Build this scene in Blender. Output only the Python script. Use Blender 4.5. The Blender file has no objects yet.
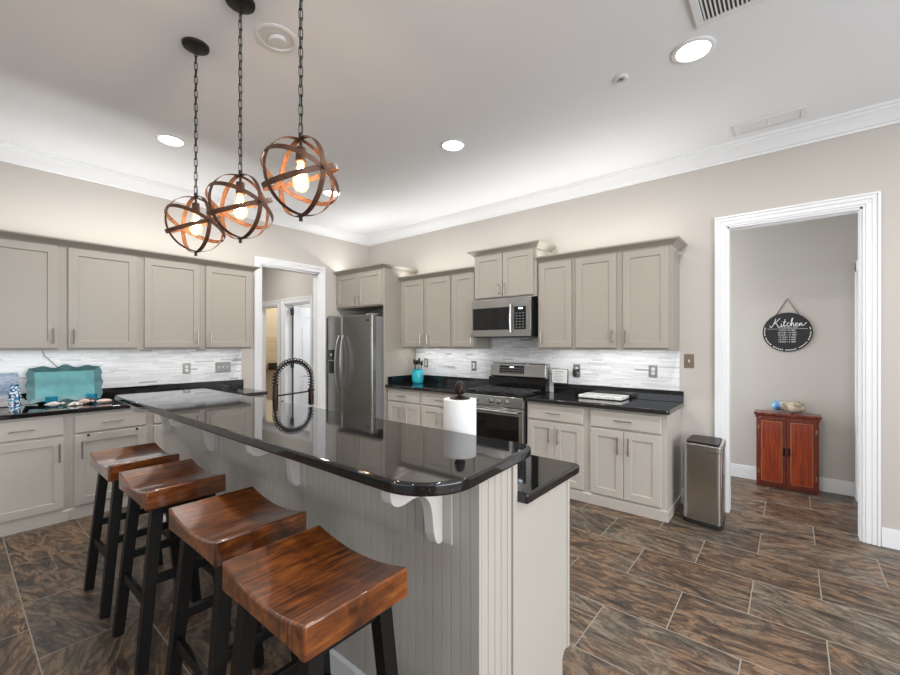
import bpy, bmesh, math, random
from mathutils import Vector, Matrix
rnd = random.Random(7)
C = bpy.context.scene.collection
S = bpy.context.scene
PI = math.pi
XL, YW, ZC = -5.173, 4.251, 3.13          # left wall, range wall, ceiling

# ------------------------------------------------------------------ camera, world, exposure, large lights
cam = bpy.data.cameras.new('camera'); camo = bpy.data.objects.new('camera', cam); C.objects.link(camo)
camo.location = (0, 0, 1.444); camo.rotation_euler = (PI/2, 0, math.radians(39.489))
cam.sensor_width = 36; cam.lens = 413.8/900*36; cam.shift_y = 6.6/900; cam.clip_start = .05
S.camera = camo
S.view_settings.view_transform = 'Standard'; S.view_settings.look = 'None'
S.view_settings.gamma = 1; S.view_settings.use_curve_mapping = False
S.view_settings.exposure = 0.0
w = bpy.data.worlds.new('world'); S.world = w; w.use_nodes = True
w.node_tree.nodes['Background'].inputs[0].default_value = (.82, .9, 1, 1)
w.node_tree.nodes['Background'].inputs[1].default_value = 1.0

def area(name, loc, rot, sx, sy, power, col=(1, 1, 1), spread=PI):
    l = bpy.data.lights.new(name, 'AREA'); l.shape = 'RECTANGLE'; l.size = sx; l.size_y = sy
    l.energy = power; l.color = col; l.spread = spread
    o = bpy.data.objects.new(name, l); o.location = loc; o.rotation_euler = rot; C.objects.link(o); return o
DAY = (.93, .97, 1); WARM = (1, .90, .78); LED = (1, .99, .965)
# daylight through the windows of the living side of the room (behind and to the right of the camera)
area('window_daylight_rear', (-1.6, -4.45, 1.55), (PI/2, 0, 0), 4.6, 2.3, 36, DAY)
area('window_daylight_side', (3.35, .6, 1.5), (PI/2, 0, PI/2), 4.2, 2.2, 170, DAY)
area('hallway_daylight', (-1.75, 4.92, 1.3), (PI/2, 0, -PI/2), .9, 2.0, 40, (.84, .92, 1))
UP = 10
def uplight(x0, x1, y0, y1, z, p):
    tilt = PI+math.radians(22)                # strips lean out toward the room
    area('cabinet_uplight', ((x0+x1)/2, (y0+y1)/2, z), (0, tilt, 0) if x1-x0 < .1 else (tilt, 0, 0), abs(x1-x0), abs(y1-y0), p, LED)
uplight(-4.942, -4.930, .1, 2.25, 2.300, UP*.75)
uplight(-4.09, -2.90, 3.985, 4.045, 2.303, UP*.5)
uplight(-2.00, -.82, 3.985, 4.045, 2.303, UP*.5)
uplight(-5.1, -4.2, 3.714, 3.726, 2.466, UP*.4)
uplight(-2.8, -2.1, 3.975, 4.005, 2.478, UP*.25)
def undercab(x0, x1, y0, y1, z, p):
    area('undercabinet_light', ((x0+x1)/2, (y0+y1)/2, z), (0, 0, 0), abs(x1-x0), abs(y1-y0), p, LED)
undercab(-5.00, -4.97, .15, 2.2, 1.408, 3.2)
undercab(-4.05, -2.95, 4.06, 4.09, 1.408, 2.5)
undercab(-1.98, -.86, 4.06, 4.09, 1.408, 2.5)

# ------------------------------------------------------------------ mesh builder
class MB:
    def __init__(s): s.v = []; s.f = []; s.m = []; s.mi = 0
    def add(s, vs, fs):
        b = len(s.v); s.v += [tuple(p) for p in vs]
        for f in fs: s.f.append([i+b for i in f]); s.m.append(s.mi)
        return s
    def box(s, x0, x1, y0, y1, z0, z1):
        x0, x1 = min(x0, x1), max(x0, x1); y0, y1 = min(y0, y1), max(y0, y1); z0, z1 = min(z0, z1), max(z0, z1)
        return s.add([(x0,y0,z0),(x1,y0,z0),(x1,y1,z0),(x0,y1,z0),(x0,y0,z1),(x1,y0,z1),(x1,y1,z1),(x0,y1,z1)],
                     [(0,3,2,1),(4,5,6,7),(0,1,5,4),(1,2,6,5),(2,3,7,6),(3,0,4,7)])
    def prism(s, pts, axis, a0, a1):
        """closed polygon of 2-D pts extruded along axis: 'x' pts=(y,z), 'y' pts=(x,z), 'z' pts=(x,y)"""
        n = len(pts)
        def P(p, a): return {'x': (a, p[0], p[1]), 'y': (p[0], a, p[1]), 'z': (p[0], p[1], a)}[axis]
        return s.add([P(p, a0) for p in pts]+[P(p, a1) for p in pts],
                     [list(range(n))[::-1], list(range(n, 2*n))]+[(i, (i+1) % n, (i+1) % n+n, i+n) for i in range(n)])
    def tube(s, path, r, n=8, closed=False, cap=True):
        path = [Vector(p) for p in path]; m = len(path); rs = r if isinstance(r, (list, tuple)) else [r]*m
        t0 = (path[1]-path[0]).normalized(); up = Vector((0, 0, 1)) if abs(t0.z) < .9 else Vector((1, 0, 0))
        nrm = t0.cross(up).normalized(); vs = []
        for i, p in enumerate(path):
            if closed: t = path[(i+1) % m]-path[i-1]
            else: t = path[min(i+1, m-1)]-path[max(i-1, 0)]
            t.normalize(); nrm = (nrm-t*nrm.dot(t)).normalized(); b = t.cross(nrm)
            vs += [p+(nrm*math.cos(2*PI*k/n)+b*math.sin(2*PI*k/n))*rs[i] for k in range(n)]
        fs = []
        for i in range(m if closed else m-1):
            j = (i+1) % m
            fs += [(i*n+k, i*n+(k+1) % n, j*n+(k+1) % n, j*n+k) for k in range(n)]
        if cap and not closed: fs += [list(range(n))[::-1], list(range((m-1)*n, m*n))]
        return s.add(vs, fs)
    def lathe(s, prof, cx=0, cy=0, n=32, cap=True):
        vs = []; fs = []; m = len(prof)
        for r, z in prof: vs += [(cx+r*math.cos(2*PI*k/n), cy+r*math.sin(2*PI*k/n), z) for k in range(n)]
        for i in range(m-1): fs += [(i*n+k, i*n+(k+1) % n, (i+1)*n+(k+1) % n, (i+1)*n+k) for k in range(n)]
        if cap: fs += [list(range(n))[::-1], list(range((m-1)*n, m*n))]
        return s.add(vs, fs)
    def ball(s, c, rx, ry=None, rz=None, n=16, m=10):
        ry = ry or rx; rz = rz or rx; vs = []; fs = []
        for i in range(m+1):
            a = PI*i/m
            vs += [(c[0]+rx*math.sin(a)*math.cos(2*PI*k/n), c[1]+ry*math.sin(a)*math.sin(2*PI*k/n), c[2]-rz*math.cos(a)) for k in range(n)]
        for i in range(m): fs += [(i*n+k, i*n+(k+1) % n, (i+1)*n+(k+1) % n, (i+1)*n+k) for k in range(n)]
        return s.add(vs, fs)
    def xf(s, M):
        s.v = [tuple(M @ Vector(p)) for p in s.v]; return s
    def build(s, name, mat, parent=None, smooth=30, bevel=0, seg=2, label=None):
        me = bpy.data.meshes.new(name); me.from_pydata(s.v, [], s.f)
        mats = mat if isinstance(mat, (list, tuple)) else [mat]
        for m in mats: me.materials.append(m)
        if len(mats) > 1: me.polygons.foreach_set('material_index', s.m)
        bm = bmesh.new(); bm.from_mesh(me); bmesh.ops.remove_doubles(bm, verts=bm.verts, dist=1e-6)
        bmesh.ops.recalc_face_normals(bm, faces=bm.faces); bm.to_mesh(me); bm.free()
        if smooth:
            me.polygons.foreach_set('use_smooth', [True]*len(me.polygons)); me.set_sharp_from_angle(angle=math.radians(smooth))
        o = bpy.data.objects.new(name, me); C.objects.link(o)
        if parent is not None: o.parent = parent
        if bevel:
            b = o.modifiers.new('edge', 'BEVEL'); b.width = bevel; b.segments = seg; b.limit_method = 'ANGLE'; b.angle_limit = math.radians(40)
        if label: o['label'] = label
        return o
def box(*a): return MB().box(*a)
def thing(name, label, cat, loc=(0, 0, 0), rz=0, group=None):
    o = bpy.data.objects.new(name, None); o.empty_display_size = .1; C.objects.link(o)
    o.location = loc; o.rotation_euler = (0, 0, rz); o['label'] = label; o['category'] = cat
    if group: o['group'] = group
    return o
def tag(o, label, cat, group=None):
    o['label'] = label; o['category'] = cat
    if group: o['group'] = group
    return o
def struct(o, label=None):
    o['kind'] = 'structure'
    if label: o['label'] = label
    return o
def copy_tree(o, parent=None):
    c = o.copy(); C.objects.link(c)
    if parent is not None: c.parent = parent
    for ch in list(o.children): copy_tree(ch, c)
    return c
def arc(cx, cy, r, a0, a1, n=8):
    return [(cx+r*math.cos(a0+(a1-a0)*i/n), cy+r*math.sin(a0+(a1-a0)*i/n)) for i in range(n+1)]

# ------------------------------------------------------------------ materials
class NT:
    def __init__(s, name):
        s.mat = bpy.data.materials.new(name); s.mat.use_nodes = True; s.t = s.mat.node_tree
        s.p = s.t.nodes['Principled BSDF']
    def n(s, typ, props=None, **inp):
        x = s.t.nodes.new(typ)
        for k, v in (props or {}).items(): setattr(x, k, v)
        for k, v in inp.items(): s.set(x, k, v)
        return x
    def set(s, x, k, v):
        if isinstance(k, str) and k.startswith('i') and k[1:].isdigit(): k = int(k[1:])
        if isinstance(k, str): k = k.replace('_', ' ')
        if isinstance(v, bpy.types.NodeSocket): s.t.links.new(v, x.inputs[k])
        else: x.inputs[k].default_value = v
    def P(s, **kw):
        for k, v in kw.items(): s.set(s.p, k, v)
        return s
    def math(s, op, a, b=0, c=0): 
        x = s.n('ShaderNodeMath', {'operation': op}, i0=a, i1=b)
        if op in ('MULTIPLY_ADD',): s.set(x, 'i2', c)
        return x.outputs[0]
    def ramp(s, fac, stops, interp='LINEAR'):
        x = s.n('ShaderNodeValToRGB', None, Fac=fac); e = x.color_ramp; e.interpolation = interp
        while len(e.elements) < len(stops): e.elements.new(.5)
        for el, (pos, col) in zip(e.elements, stops): el.position = pos; el.color = (*col, 1)
        return x.outputs[0]
    def mix(s, fac, a, b, blend='MIX'):
        x = s.n('ShaderNodeMix', {'data_type': 'RGBA', 'blend_type': blend}); s.set(x, 0, fac); s.set(x, 6, a); s.set(x, 7, b); return x.outputs[2]
    def obj(s): return s.n('ShaderNodeTexCoord').outputs['Object']
    def pos(s): return s.n('ShaderNodeNewGeometry').outputs['Position']
    def map(s, vec, scale=(1, 1, 1), loc=(0, 0, 0), rot=(0, 0, 0)):
        return s.n('ShaderNodeMapping', None, Vector=vec, Scale=scale, Location=loc, Rotation=rot).outputs[0]
    def noise(s, vec, scale, detail=4, rough=.5, dist=0):
        return s.n('ShaderNodeTexNoise', None, Vector=vec, Scale=scale, Detail=detail, Roughness=rough, Distortion=dist).outputs[0]
    def bump(s, h, strength=.2, dist=.01):
        s.set(s.p, 'Normal', s.n('ShaderNodeBump', None, Strength=strength, Distance=dist, Height=h).outputs[0]); return s
def col(c): return (*c, 1)
def plain(name, c, rough=.5, metal=0, **kw):
    return NT(name).P(Base_Color=col(c), Roughness=rough, Metallic=metal, **kw).mat
def paint(name, c, rough=.5, bump=.03, sc=180):
    m = NT(name); m.P(Base_Color=col(c), Roughness=rough); m.bump(m.noise(m.obj(), sc, 3), bump, .004); return m.mat
M = {}
M['wall'] = paint('greige_wall_paint', (.515, .480, .440), .6, .06, 240)
M['ceiling'] = paint('white_ceiling_paint', (.87, .885, .91), .8, .06, 200)
M['trim'] = plain('white_trim_paint', (.80, .805, .815), .32)
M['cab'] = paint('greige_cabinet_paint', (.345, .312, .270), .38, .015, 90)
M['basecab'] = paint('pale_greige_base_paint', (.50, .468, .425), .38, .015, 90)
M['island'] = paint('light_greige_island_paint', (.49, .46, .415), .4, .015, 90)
M['corbel'] = plain('side_lit_corbel_greige', (.64, .62, .585), .4)  # island greige again, lightened in colour for light from the right
M['nickel'] = plain('brushed_nickel', (.42, .39, .36), .3, 1)
M['plate'] = plain('nickel_wall_plate', (.40, .39, .38), .35, .9)
M['black'] = plain('black_plastic', (.012, .012, .013), .35)
M['blackglass'] = plain('black_glass', (.008, .008, .009), .05)
M['iron'] = plain('cast_iron', (.045, .045, .046), .38)
M['bronze'] = plain('oil_rubbed_bronze', (.035, .022, .018), .38, .75)
M['chainblack'] = plain('dark_pendant_metal', (.02, .018, .017), .5, .3)
M['white'] = plain('white_plastic', (.78, .78, .77), .4)
M['rubber'] = plain('black_rubber', (.01, .01, .01), .7)
M['paper'] = paint('paper_towel', (.82, .82, .81), .9, .5, 260)
m = NT('black_polished_granite'); v = m.obj()
sp = m.n('ShaderNodeTexVoronoi', None, Vector=v, Scale=330).outputs['Color']
g = m.noise(v, 90, 3)
c = m.ramp(m.n('ShaderNodeSeparateColor', None, Color=sp).outputs[0], [(0, (.005, .005, .0055)), (.85, (.008, .008, .009)), (.95, (.022, .022, .024)), (1, (.05, .05, .052))])
m.P(Base_Color=c, Roughness=.04, IOR=1.72); M['granite'] = m.mat
m = NT('brushed_stainless'); v = m.map(m.obj(), (400, 400, 3)); n = m.noise(v, 1, 3)
m.P(Base_Color=col((.50, .495, .485)), Metallic=1, Roughness=m.math('MULTIPLY_ADD', n, .08, .20)); M['steel'] = m.mat
m = NT('dark_stainless'); v = m.map(m.obj(), (3, 400, 400)); n = m.noise(v, 1, 3)
m.P(Base_Color=col((.30, .295, .285)), Metallic=1, Roughness=m.math('MULTIPLY_ADD', n, .08, .27)); M['fridge'] = m.mat
M['fridgeside'] = paint('grey_fridge_side', (.20, .20, .205), .45, .08, 400)
m = NT('window_glass_oven'); m.P(Base_Color=col((.006, .006, .006)), Roughness=.03); M['ovenglass'] = m.mat
# slate tile floor: running bond, 0.625 x 0.4105
m = NT('slate_tile_floor'); sep = m.n('ShaderNodeSeparateXYZ', None, Vector=m.pos())
X, Y = sep.outputs[0], sep.outputs[1]
ry = m.math('DIVIDE', m.math('SUBTRACT', Y, .262), .4105); row = m.math('FLOOR', ry)
par = m.math('FLOORED_MODULO', row, 2)
rx = m.math('ADD', m.math('DIVIDE', m.math('ADD', X, .177), .622), m.math('MULTIPLY', par, .5)); colm = m.math('FLOOR', rx)
fx = m.math('MULTIPLY', m.math('FRACT', rx), .622); fy = m.math('MULTIPLY', m.math('FRACT', ry), .4105)
ex = m.math('MINIMUM', fx, m.math('SUBTRACT', .622, fx)); ey = m.math('MINIMUM', fy, m.math('SUBTRACT', .4105, fy))
edge = m.math('MINIMUM', ex, ey)
grout = m.math('LESS_THAN', edge, .0027)
idv = m.n('ShaderNodeCombineXYZ', None, X=colm, Y=row, Z=3.0).outputs[0]
wn = m.n('ShaderNodeTexWhiteNoise', {'noise_dimensions': '3D'}, Vector=idv)
off = m.n('ShaderNodeVectorMath', {'operation': 'SCALE'}, i0=wn.outputs['Color'], Scale=40).outputs[0]
pv = m.n('ShaderNodeVectorMath', {'operation': 'ADD'}, i0=m.pos(), i1=off).outputs[0]
rsep = m.n('ShaderNodeSeparateColor', None, Color=wn.outputs['Color'])
ang = m.math('MULTIPLY', m.math('SUBTRACT', rsep.outputs[1], .5), .9)
rotv = m.n('ShaderNodeVectorRotate', {'rotation_type': 'Z_AXIS'}, Vector=pv, Angle=ang).outputs[0]
n1 = m.noise(m.map(rotv, (2.2, 7.5, 1)), 1.7, 13, .70, 1.6); n2 = m.noise(m.map(rotv, (9, 34, 1)), 2.6, 10, .75, .8); n3 = m.noise(pv, 3.2, 6, .6, .6)
base = m.ramp(n1, [(.36, (.018, .014, .012)), (.44, (.055, .036, .025)), (.51, (.105, .065, .041)), (.57, (.205, .128, .076)), (.65, (.105, .088, .068))])
grey = m.ramp(n1, [(.36, (.022, .019, .016)), (.50, (.092, .074, .056)), (.63, (.185, .160, .125))])
b2 = m.mix(m.ramp(m.math('ADD', m.math('MULTIPLY', n3, .85), m.math('MULTIPLY', rsep.outputs[0], .20)), [(.50, (0, 0, 0)), (.66, (1, 1, 1))]), base, grey)
dark = m.ramp(n2, [(.34, (.30, .28, .26)), (.44, (.78, .76, .74)), (.54, (1.0, .98, .95)), (.66, (1.45, 1.36, 1.22))])
b3 = m.mix(1.0, b2, dark, 'MULTIPLY')
val = m.n('ShaderNodeHueSaturation', None, Color=b3, Value=m.math('MULTIPLY_ADD', rsep.outputs[2], .45, .95), Saturation=1.0).outputs[0]
fc = m.mix(grout, val, (.30, .265, .22, 1))
m.P(Base_Color=fc, Roughness=m.math('ADD', m.math('MULTIPLY_ADD', n2, .30, .25), m.math('MULTIPLY', grout, .4)))
h = m.math('ADD', m.math('MULTIPLY', n1, .5), m.math('MULTIPLY', m.math('MINIMUM', edge, .006), 90))
m.bump(h, .35, .006); M['floor'] = m.mat
# marble strip mosaic backsplash
def mosaic(name, axis):
    m = NT(name); sep = m.n('ShaderNodeSeparateXYZ', None, Vector=m.pos()); U, Z = sep.outputs[axis], sep.outputs[2]
    rz = m.math('DIVIDE', Z, .0165); row = m.math('FLOOR', rz)
    w1 = m.n('ShaderNodeTexWhiteNoise', {'noise_dimensions': '1D'}, W=row)
    ln = m.math('MULTIPLY_ADD', m.n('ShaderNodeTexWhiteNoise', {'noise_dimensions': '1D'}, W=m.math('ADD', row, .37)).outputs[0], .12, .10)
    ru = m.math('ADD', m.math('DIVIDE', U, ln), m.math('MULTIPLY', w1.outputs[0], 9)); cl = m.math('FLOOR', ru)
    wn = m.n('ShaderNodeTexWhiteNoise', {'noise_dimensions': '2D'}, Vector=m.n('ShaderNodeCombineXYZ', None, X=cl, Y=row).outputs[0])
    c = m.ramp(wn.outputs[0], [(0, (.34, .35, .37)), (.02, (.55, .56, .58)), (.07, (.69, .70, .72)), (.45, (.79, .80, .815)), (1, (.86, .865, .87))])
    ve = m.noise(m.map(m.pos(), (3, 3, 20)), 3, 6, .6, 1.2)
    c = m.mix(.35, c, m.mix(1, c, m.ramp(ve, [(.3, (.70, .71, .74)), (.6, (1, 1, 1))]), 'MULTIPLY'))
    fz = m.math('MULTIPLY', m.math('FRACT', rz), .0165); fu = m.math('MULTIPLY', m.math('FRACT', ru), ln)
    e = m.math('MINIMUM', m.math('MINIMUM', fz, m.math('SUBTRACT', .0165, fz)), m.math('MINIMUM', fu, m.math('SUBTRACT', ln, fu)))
    gr = m.math('LESS_THAN', e, .0009)
    m.P(Base_Color=m.mix(gr, c, (.60, .60, .61, 1)), Roughness=m.math('MULTIPLY_ADD', wn.outputs[0], .25, .12))
    m.bump(m.math('MULTIPLY', m.math('MINIMUM', e, .0015), 400), .25, .002); return m.mat
M['mosaic_left'] = mosaic('marble_strip_mosaic_left', 1); M['mosaic_range'] = mosaic('marble_strip_mosaic_range', 0)
# stained saddle-seat wood
m = NT('stained_seat_wood'); v = m.obj()
rv = m.n('ShaderNodeObjectInfo').outputs['Random']
ov = m.n('ShaderNodeVectorMath', {'operation': 'ADD'}, i0=v, i1=m.n('ShaderNodeCombineXYZ', None, X=m.math('MULTIPLY', rv, 9), Y=rv, Z=0.0).outputs[0]).outputs[0]
gr = m.noise(m.map(ov, (14, 2.2, 14)), 3, 8, .65, .6)
big = m.noise(ov, 9, 4, .55, .8)
saw = m.noise(m.map(ov, (60, 2.2, 1)), 1.6, 4, .62, .25)
c = m.ramp(gr, [(.28, (.055, .013, .003)), (.45, (.150, .040, .007)), (.57, (.24, .070, .012)), (.74, (.35, .120, .024))])
c = m.mix(1, c, m.ramp(big, [(.32, (.45, .40, .38)), (.5, (.95, .92, .9)), (.65, (1.2, 1.17, 1.12))]), 'MULTIPLY')
c = m.mix(1, c, m.ramp(saw, [(.37, (.30, .25, .22)), (.43, (1, 1, 1))]), 'MULTIPLY')
m.P(Base_Color=c, Roughness=.30, Coat_Weight=1.0, Coat_Roughness=.07); m.bump(m.math('ADD', gr, m.math('MULTIPLY', saw, .6)), .12, .003); M['seat'] = m.mat
m = NT('black_leg_paint'); m.P(Base_Color=col((.006, .005, .0045)), Roughness=.45, Specular_IOR_Level=.3); M['leg'] = m.mat
# cherry wood of the little hall cabinet
m = NT('cherry_wood'); v = m.obj(); n = m.noise(m.map(v, (30, 30, 2.2)), 2, 6, .6, .4)
m.P(Base_Color=m.ramp(n, [(.3, (.06, .006, .002)), (.55, (.16, .019, .004)), (.75, (.25, .040, .008))]), Roughness=.25, Coat_Weight=.4, Coat_Roughness=.1); M['cherry'] = m.mat
m = NT('cherry_wood_panel'); v = m.obj(); n = m.noise(m.map(v, (60, 60, 2)), 2, 6, .6, .3)
m.P(Base_Color=m.ramp(n, [(.3, (.14, .014, .003)), (.55, (.32, .042, .006)), (.75, (.45, .085, .014))]), Roughness=.25, Coat_Weight=.4, Coat_Roughness=.1); M['cherry_panel'] = m.mat
M['inlay'] = plain('light_wood_inlay', (.42, .17, .06), .35)
# pendant bands, rusty brown
m = NT('rust_brown_band'); n = m.noise(m.obj(), 30, 5, .6)
m.P(Base_Color=m.ramp(n, [(.3, (.055, .024, .014)), (.7, (.15, .066, .035))]), Roughness=.5, Metallic=.35); M['band'] = m.mat
def emit(name, c, s): 
    m = NT(name); m.P(Base_Color=col(c), Emission_Color=col(c), Emission_Strength=s); return m.mat
M['filament'] = emit('glowing_filament', (1, .62, .28), 90)
M['lamp'] = emit('lit_lamp_lens', (1, .97, .92), 14)
M['display'] = emit('lit_clock_digits', (.7, .9, 1), 2.0)
def clear(name, tint, glow=0):
    m = NT(name); t = m.t; t.nodes.remove(m.p); out = t.nodes['Material Output']
    tr = m.n('ShaderNodeBsdfTransparent', None, Color=col(tint)); gl = m.n('ShaderNodeBsdfGlossy', None, Roughness=.03)
    fr = m.n('ShaderNodeFresnel', None, IOR=1.45); mx = m.n('ShaderNodeMixShader', None, i0=fr.outputs[0], i1=tr.outputs[0], i2=gl.outputs[0])
    sh = mx.outputs[0]
    if glow:
        em = m.n('ShaderNodeEmission', None, Color=col((1, .72, .40)), Strength=glow); ad = m.n('ShaderNodeAddShader', None, i0=sh, i1=em.outputs[0]); sh = ad.outputs[0]
    t.links.new(sh, out.inputs[0]); return m.mat
M['bulbglass'] = clear('clear_bulb_glass', (1, .97, .92), .45)
m = NT('blue_glass'); m.P(Base_Color=col((.10, .62, .80)), Roughness=.04, Transmission_Weight=.9, IOR=1.45); M['blueglass'] = m.mat
m = NT('teal_painted_tray'); n = m.noise(m.obj(), 14, 4)
m.P(Base_Color=m.ramp(n, [(.3, (.07, .27, .295)), (.7, (.11, .36, .385))]), Roughness=.35); M['tray'] = m.mat
M['traydark'] = paint('grey_teal_rim', (.08, .19, .20), .4, .1, 60)
m = NT('turquoise_glaze'); m.P(Base_Color=m.ramp(m.noise(m.obj(), 16, 3), [(.3, (.015, .30, .38)), (.7, (.03, .48, .55))]), Roughness=.12); M['crock'] = m.mat
m = NT('blue_mosaic_chips'); vo = m.n('ShaderNodeTexVoronoi', None, Vector=m.obj(), Scale=85)
r = m.n('ShaderNodeSeparateColor', None, Color=vo.outputs['Color']).outputs[0]
m.P(Base_Color=m.ramp(r, [(0, (.01, .03, .10)), (.25, (.02, .12, .32)), (.45, (.10, .38, .62)), (.62, (.55, .72, .82)), (.8, (.85, .88, .9))], 'CONSTANT'), Roughness=.12); m.bump(vo.outputs['Distance'], .4, .004); M['chips'] = m.mat
m = NT('sea_and_sand_canvas'); sz = m.n('ShaderNodeSeparateXYZ', None, Vector=m.obj())
wv = m.noise(m.map(m.obj(), (4, 9, 26)), 1.5, 6, .6, 1.5)
zz = m.math('ADD', sz.outputs[2], m.math('MULTIPLY', m.math('SUBTRACT', wv, .5), .07))
m.P(Base_Color=m.mix(.45, m.ramp(m.math('DIVIDE', zz, .30), [(0, (.48, .37, .28)), (.22, (.55, .44, .35)), (.28, (.72, .74, .78)), (.36, (.12, .19, .34)), (.55, (.22, .32, .48)), (.75, (.28, .36, .48)), (1, (.22, .28, .38))]),
    m.ramp(wv, [(.35, (.10, .17, .32)), (.52, (.42, .50, .62)), (.65, (.80, .83, .88))])), Roughness=.6); M['canvas'] = m.mat
M['shell'] = paint('bleached_shell', (.66, .61, .56), .5, .3, 50)
M['shellpink'] = paint('pinkish_shell', (.62, .45, .40), .5, .3, 50)
M['stone'] = paint('dark_stone', (.035, .035, .04), .4, .3, 40)
m = NT('white_marble'); n = m.noise(m.obj(), 9, 8, .65, 1.4)
m.P(Base_Color=m.ramp(n, [(.35, (.40, .37, .34)), (.47, (.70, .69, .67)), (.6, (.84, .84, .83))]), Roughness=.2); M['marble'] = m.mat
m = NT('patterned_ornament'); n = m.noise(m.obj(), 16, 4, .6, .8); vo = m.n('ShaderNodeSeparateXYZ', None, Vector=m.obj())
m.P(Base_Color=m.mix(m.ramp(m.math('MULTIPLY_ADD', vo.outputs[0], 9.0, .98), [(.35, (1, 1, 1)), (.5, (0, 0, 0))]), m.ramp(n, [(.32, (.08, .12, .10)), (.42, (.36, .29, .21)), (.55, (.60, .52, .40)), (.7, (.36, .19, .14))]), m.ramp(n, [(.38, (.02, .10, .28)), (.6, (.20, .38, .52))])), Roughness=.25); M['ornament'] = m.mat
m = NT('cream_bath_tile'); br = m.n('ShaderNodeTexBrick', None, Vector=m.map(m.pos(), (1, 1, 1), rot=(PI/2, 0, PI/2)), Color1=(.72, .60, .42, 1), Color2=(.76, .65, .47, 1), Mortar=(.58, .48, .34, 1), Scale=1, Mortar_Size=.004, Brick_Width=.2, Row_Height=.1)
m.P(Base_Color=br.outputs[0], Roughness=.25); M['bathtile'] = m.mat
M['bathwall'] = paint('cream_bath_paint', (.75, .68, .55), .6, .05)
M['oak'] = plain('honey_oak', (.35, .17, .06), .4)
M['wicker'] = paint('dark_wicker', (.03, .016, .01), .6, .6, 120)
M['rope'] = plain('jute_rope', (.20, .13, .08), .9)
M['signblack'] = plain('black_sign_board', (.012, .012, .013), .5)
M['signwhite'] = plain('white_sign_paint', (.78, .78, .76), .6)
M['ink'] = plain('grey_print', (.25, .25, .26), .7)
M['redmark'] = plain('red_printed_mark', (.25, .05, .03), .5)

# ------------------------------------------------------------------ room shell
T = .12
XR, YB = 3.5, -4.6                           # right and rear walls of the open living side
struct(box(-9, XR+T, YB-T, 6.6, -.06, 0).build('floor', M['floor'], smooth=0), 'brown slate tile floor in running bond')
struct(box(-9, XR+T, YB-T, 6.6, ZC, ZC+.1).build('ceiling', M['ceiling'], smooth=0), 'white ceiling')
LD0, LD1, DH = 2.515, 3.352, 2.452           # left doorway
b = MB().box(XL-T, XL, YB, LD0, 0, ZC).box(XL-T, XL, LD1, YW+T, 0, ZC).box(XL-T, XL, LD0, LD1, DH, ZC)
struct(b.build('wall_left', M['wall'], smooth=0))
RD0, RD1 = -.425, .408                       # right doorway
b = MB().box(XL, RD0, YW, YW+T, 0, ZC).box(RD1, XR, YW, YW+T, 0, ZC).box(RD0, RD1, YW, YW+T, DH, ZC)
struct(b.build('wall_range', M['wall'], smooth=0))
b = MB().box(XR, XR+T, YB-T, -1.5, 0, ZC).box(XR, XR+T, 2.7, YW+T, 0, ZC).box(XR, XR+T, -1.5, 2.7, 0, .4).box(XR, XR+T, -1.5, 2.7, 2.6, ZC)
struct(b.build('wall_right', M['wall'], smooth=0))
b = MB().box(XL-T, -3.9, YB-T, YB, 0, ZC).box(.7, XR+T, YB-T, YB, 0, ZC).box(-3.9, .7, YB-T, YB, 0, .4).box(-3.9, .7, YB-T, YB, 2.7, ZC)
struct(b.build('wall_rear', M['wall'], smooth=0))
# crown moulding of the room, stepped profile (out, down)
CP = [(0, -.133), (.012, -.133), (.016, -.118), (.030, -.112), (.040, -.095), (.062, -.055), (.082, -.038), (.086, -.022), (.098, -.018), (.102, 0), (0, 0)]
MB0 = MB()
def crown_run(name, wall, a0, a1, i0, i1):
    """wall 'l' along Y at XL, 'r' along X at YW; i0/i1 1 = inside mitre"""
    vs = []; n = len(CP)
    for a, e, sg in ((a0, i0, 1), (a1, i1, -1)):
        for o, z in CP:
            t = a+sg*o*e
            vs.append((XL+o, t, ZC+z) if wall == 'l' else (t, YW-o, ZC+z))
    b = MB().add(vs, [list(range(n))[::-1], list(range(n, 2*n))]+[(i, (i+1) % n, (i+1) % n+n, i+n) for i in range(n)])
    struct(b.build(name, M['trim'], smooth=25))
crown_run('trim_1', 'l', YB, YW, 0, 1)
crown_run('trim_2', 'r', XL, XR, 1, 0)
# door casings: profile as stepped layers
def casing(name, axis, wall, s, a0, a1, top, wdt=.09):
    """axis 'x': opening runs along X on the plane y=wall, s = room side sign"""
    b = MB()
    def bx(u0, u1, z0, z1, o0, o1):
        p, q = wall+s*o0, wall+s*o1
        if axis == 'x': b.box(u0, u1, p, q, z0, z1)
        else: b.box(p, q, u0, u1, z0, z1)
    for k, (f0, f1, t) in enumerate(((0, .16, .012), (.16, .52, .017), (.52, .82, .021), (.82, 1, .027))):
        bx(a0-wdt*f1, a0-wdt*f0, 0, top+wdt*f0, .001, t); bx(a1+wdt*f0, a1+wdt*f1, 0, top+wdt*f0, .001, t)
        bx(a0-wdt*f1, a1+wdt*f1, top+wdt*f0, top+wdt*f1, .001, t)
    struct(b.build(name, M['trim'], smooth=0, bevel=.003))
def jamb(name, axis, a0, a1, top, d0, d1, th=.018):
    b = MB()
    for u0, u1, z0, z1 in ((a0, a0+th, 0, top), (a1-th, a1, 0, top), (a0, a1, top-th, top)):
        b.box(u0, u1, d0, d1, z0, z1) if axis == 'x' else b.box(d0, d1, u0, u1, z0, z1)
    struct(b.build(name, M['trim'], smooth=0))
casing('trim_3', 'x', YW, -1, RD0+.004, RD1-.004, DH-.004); jamb('trim_4', 'x', RD0, RD1, DH, YW+.0, YW+T)
casing('trim_5', 'y', XL, 1, LD0, LD1, DH); jamb('trim_6', 'y', LD0, LD1, DH, XL-T, XL)
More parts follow.
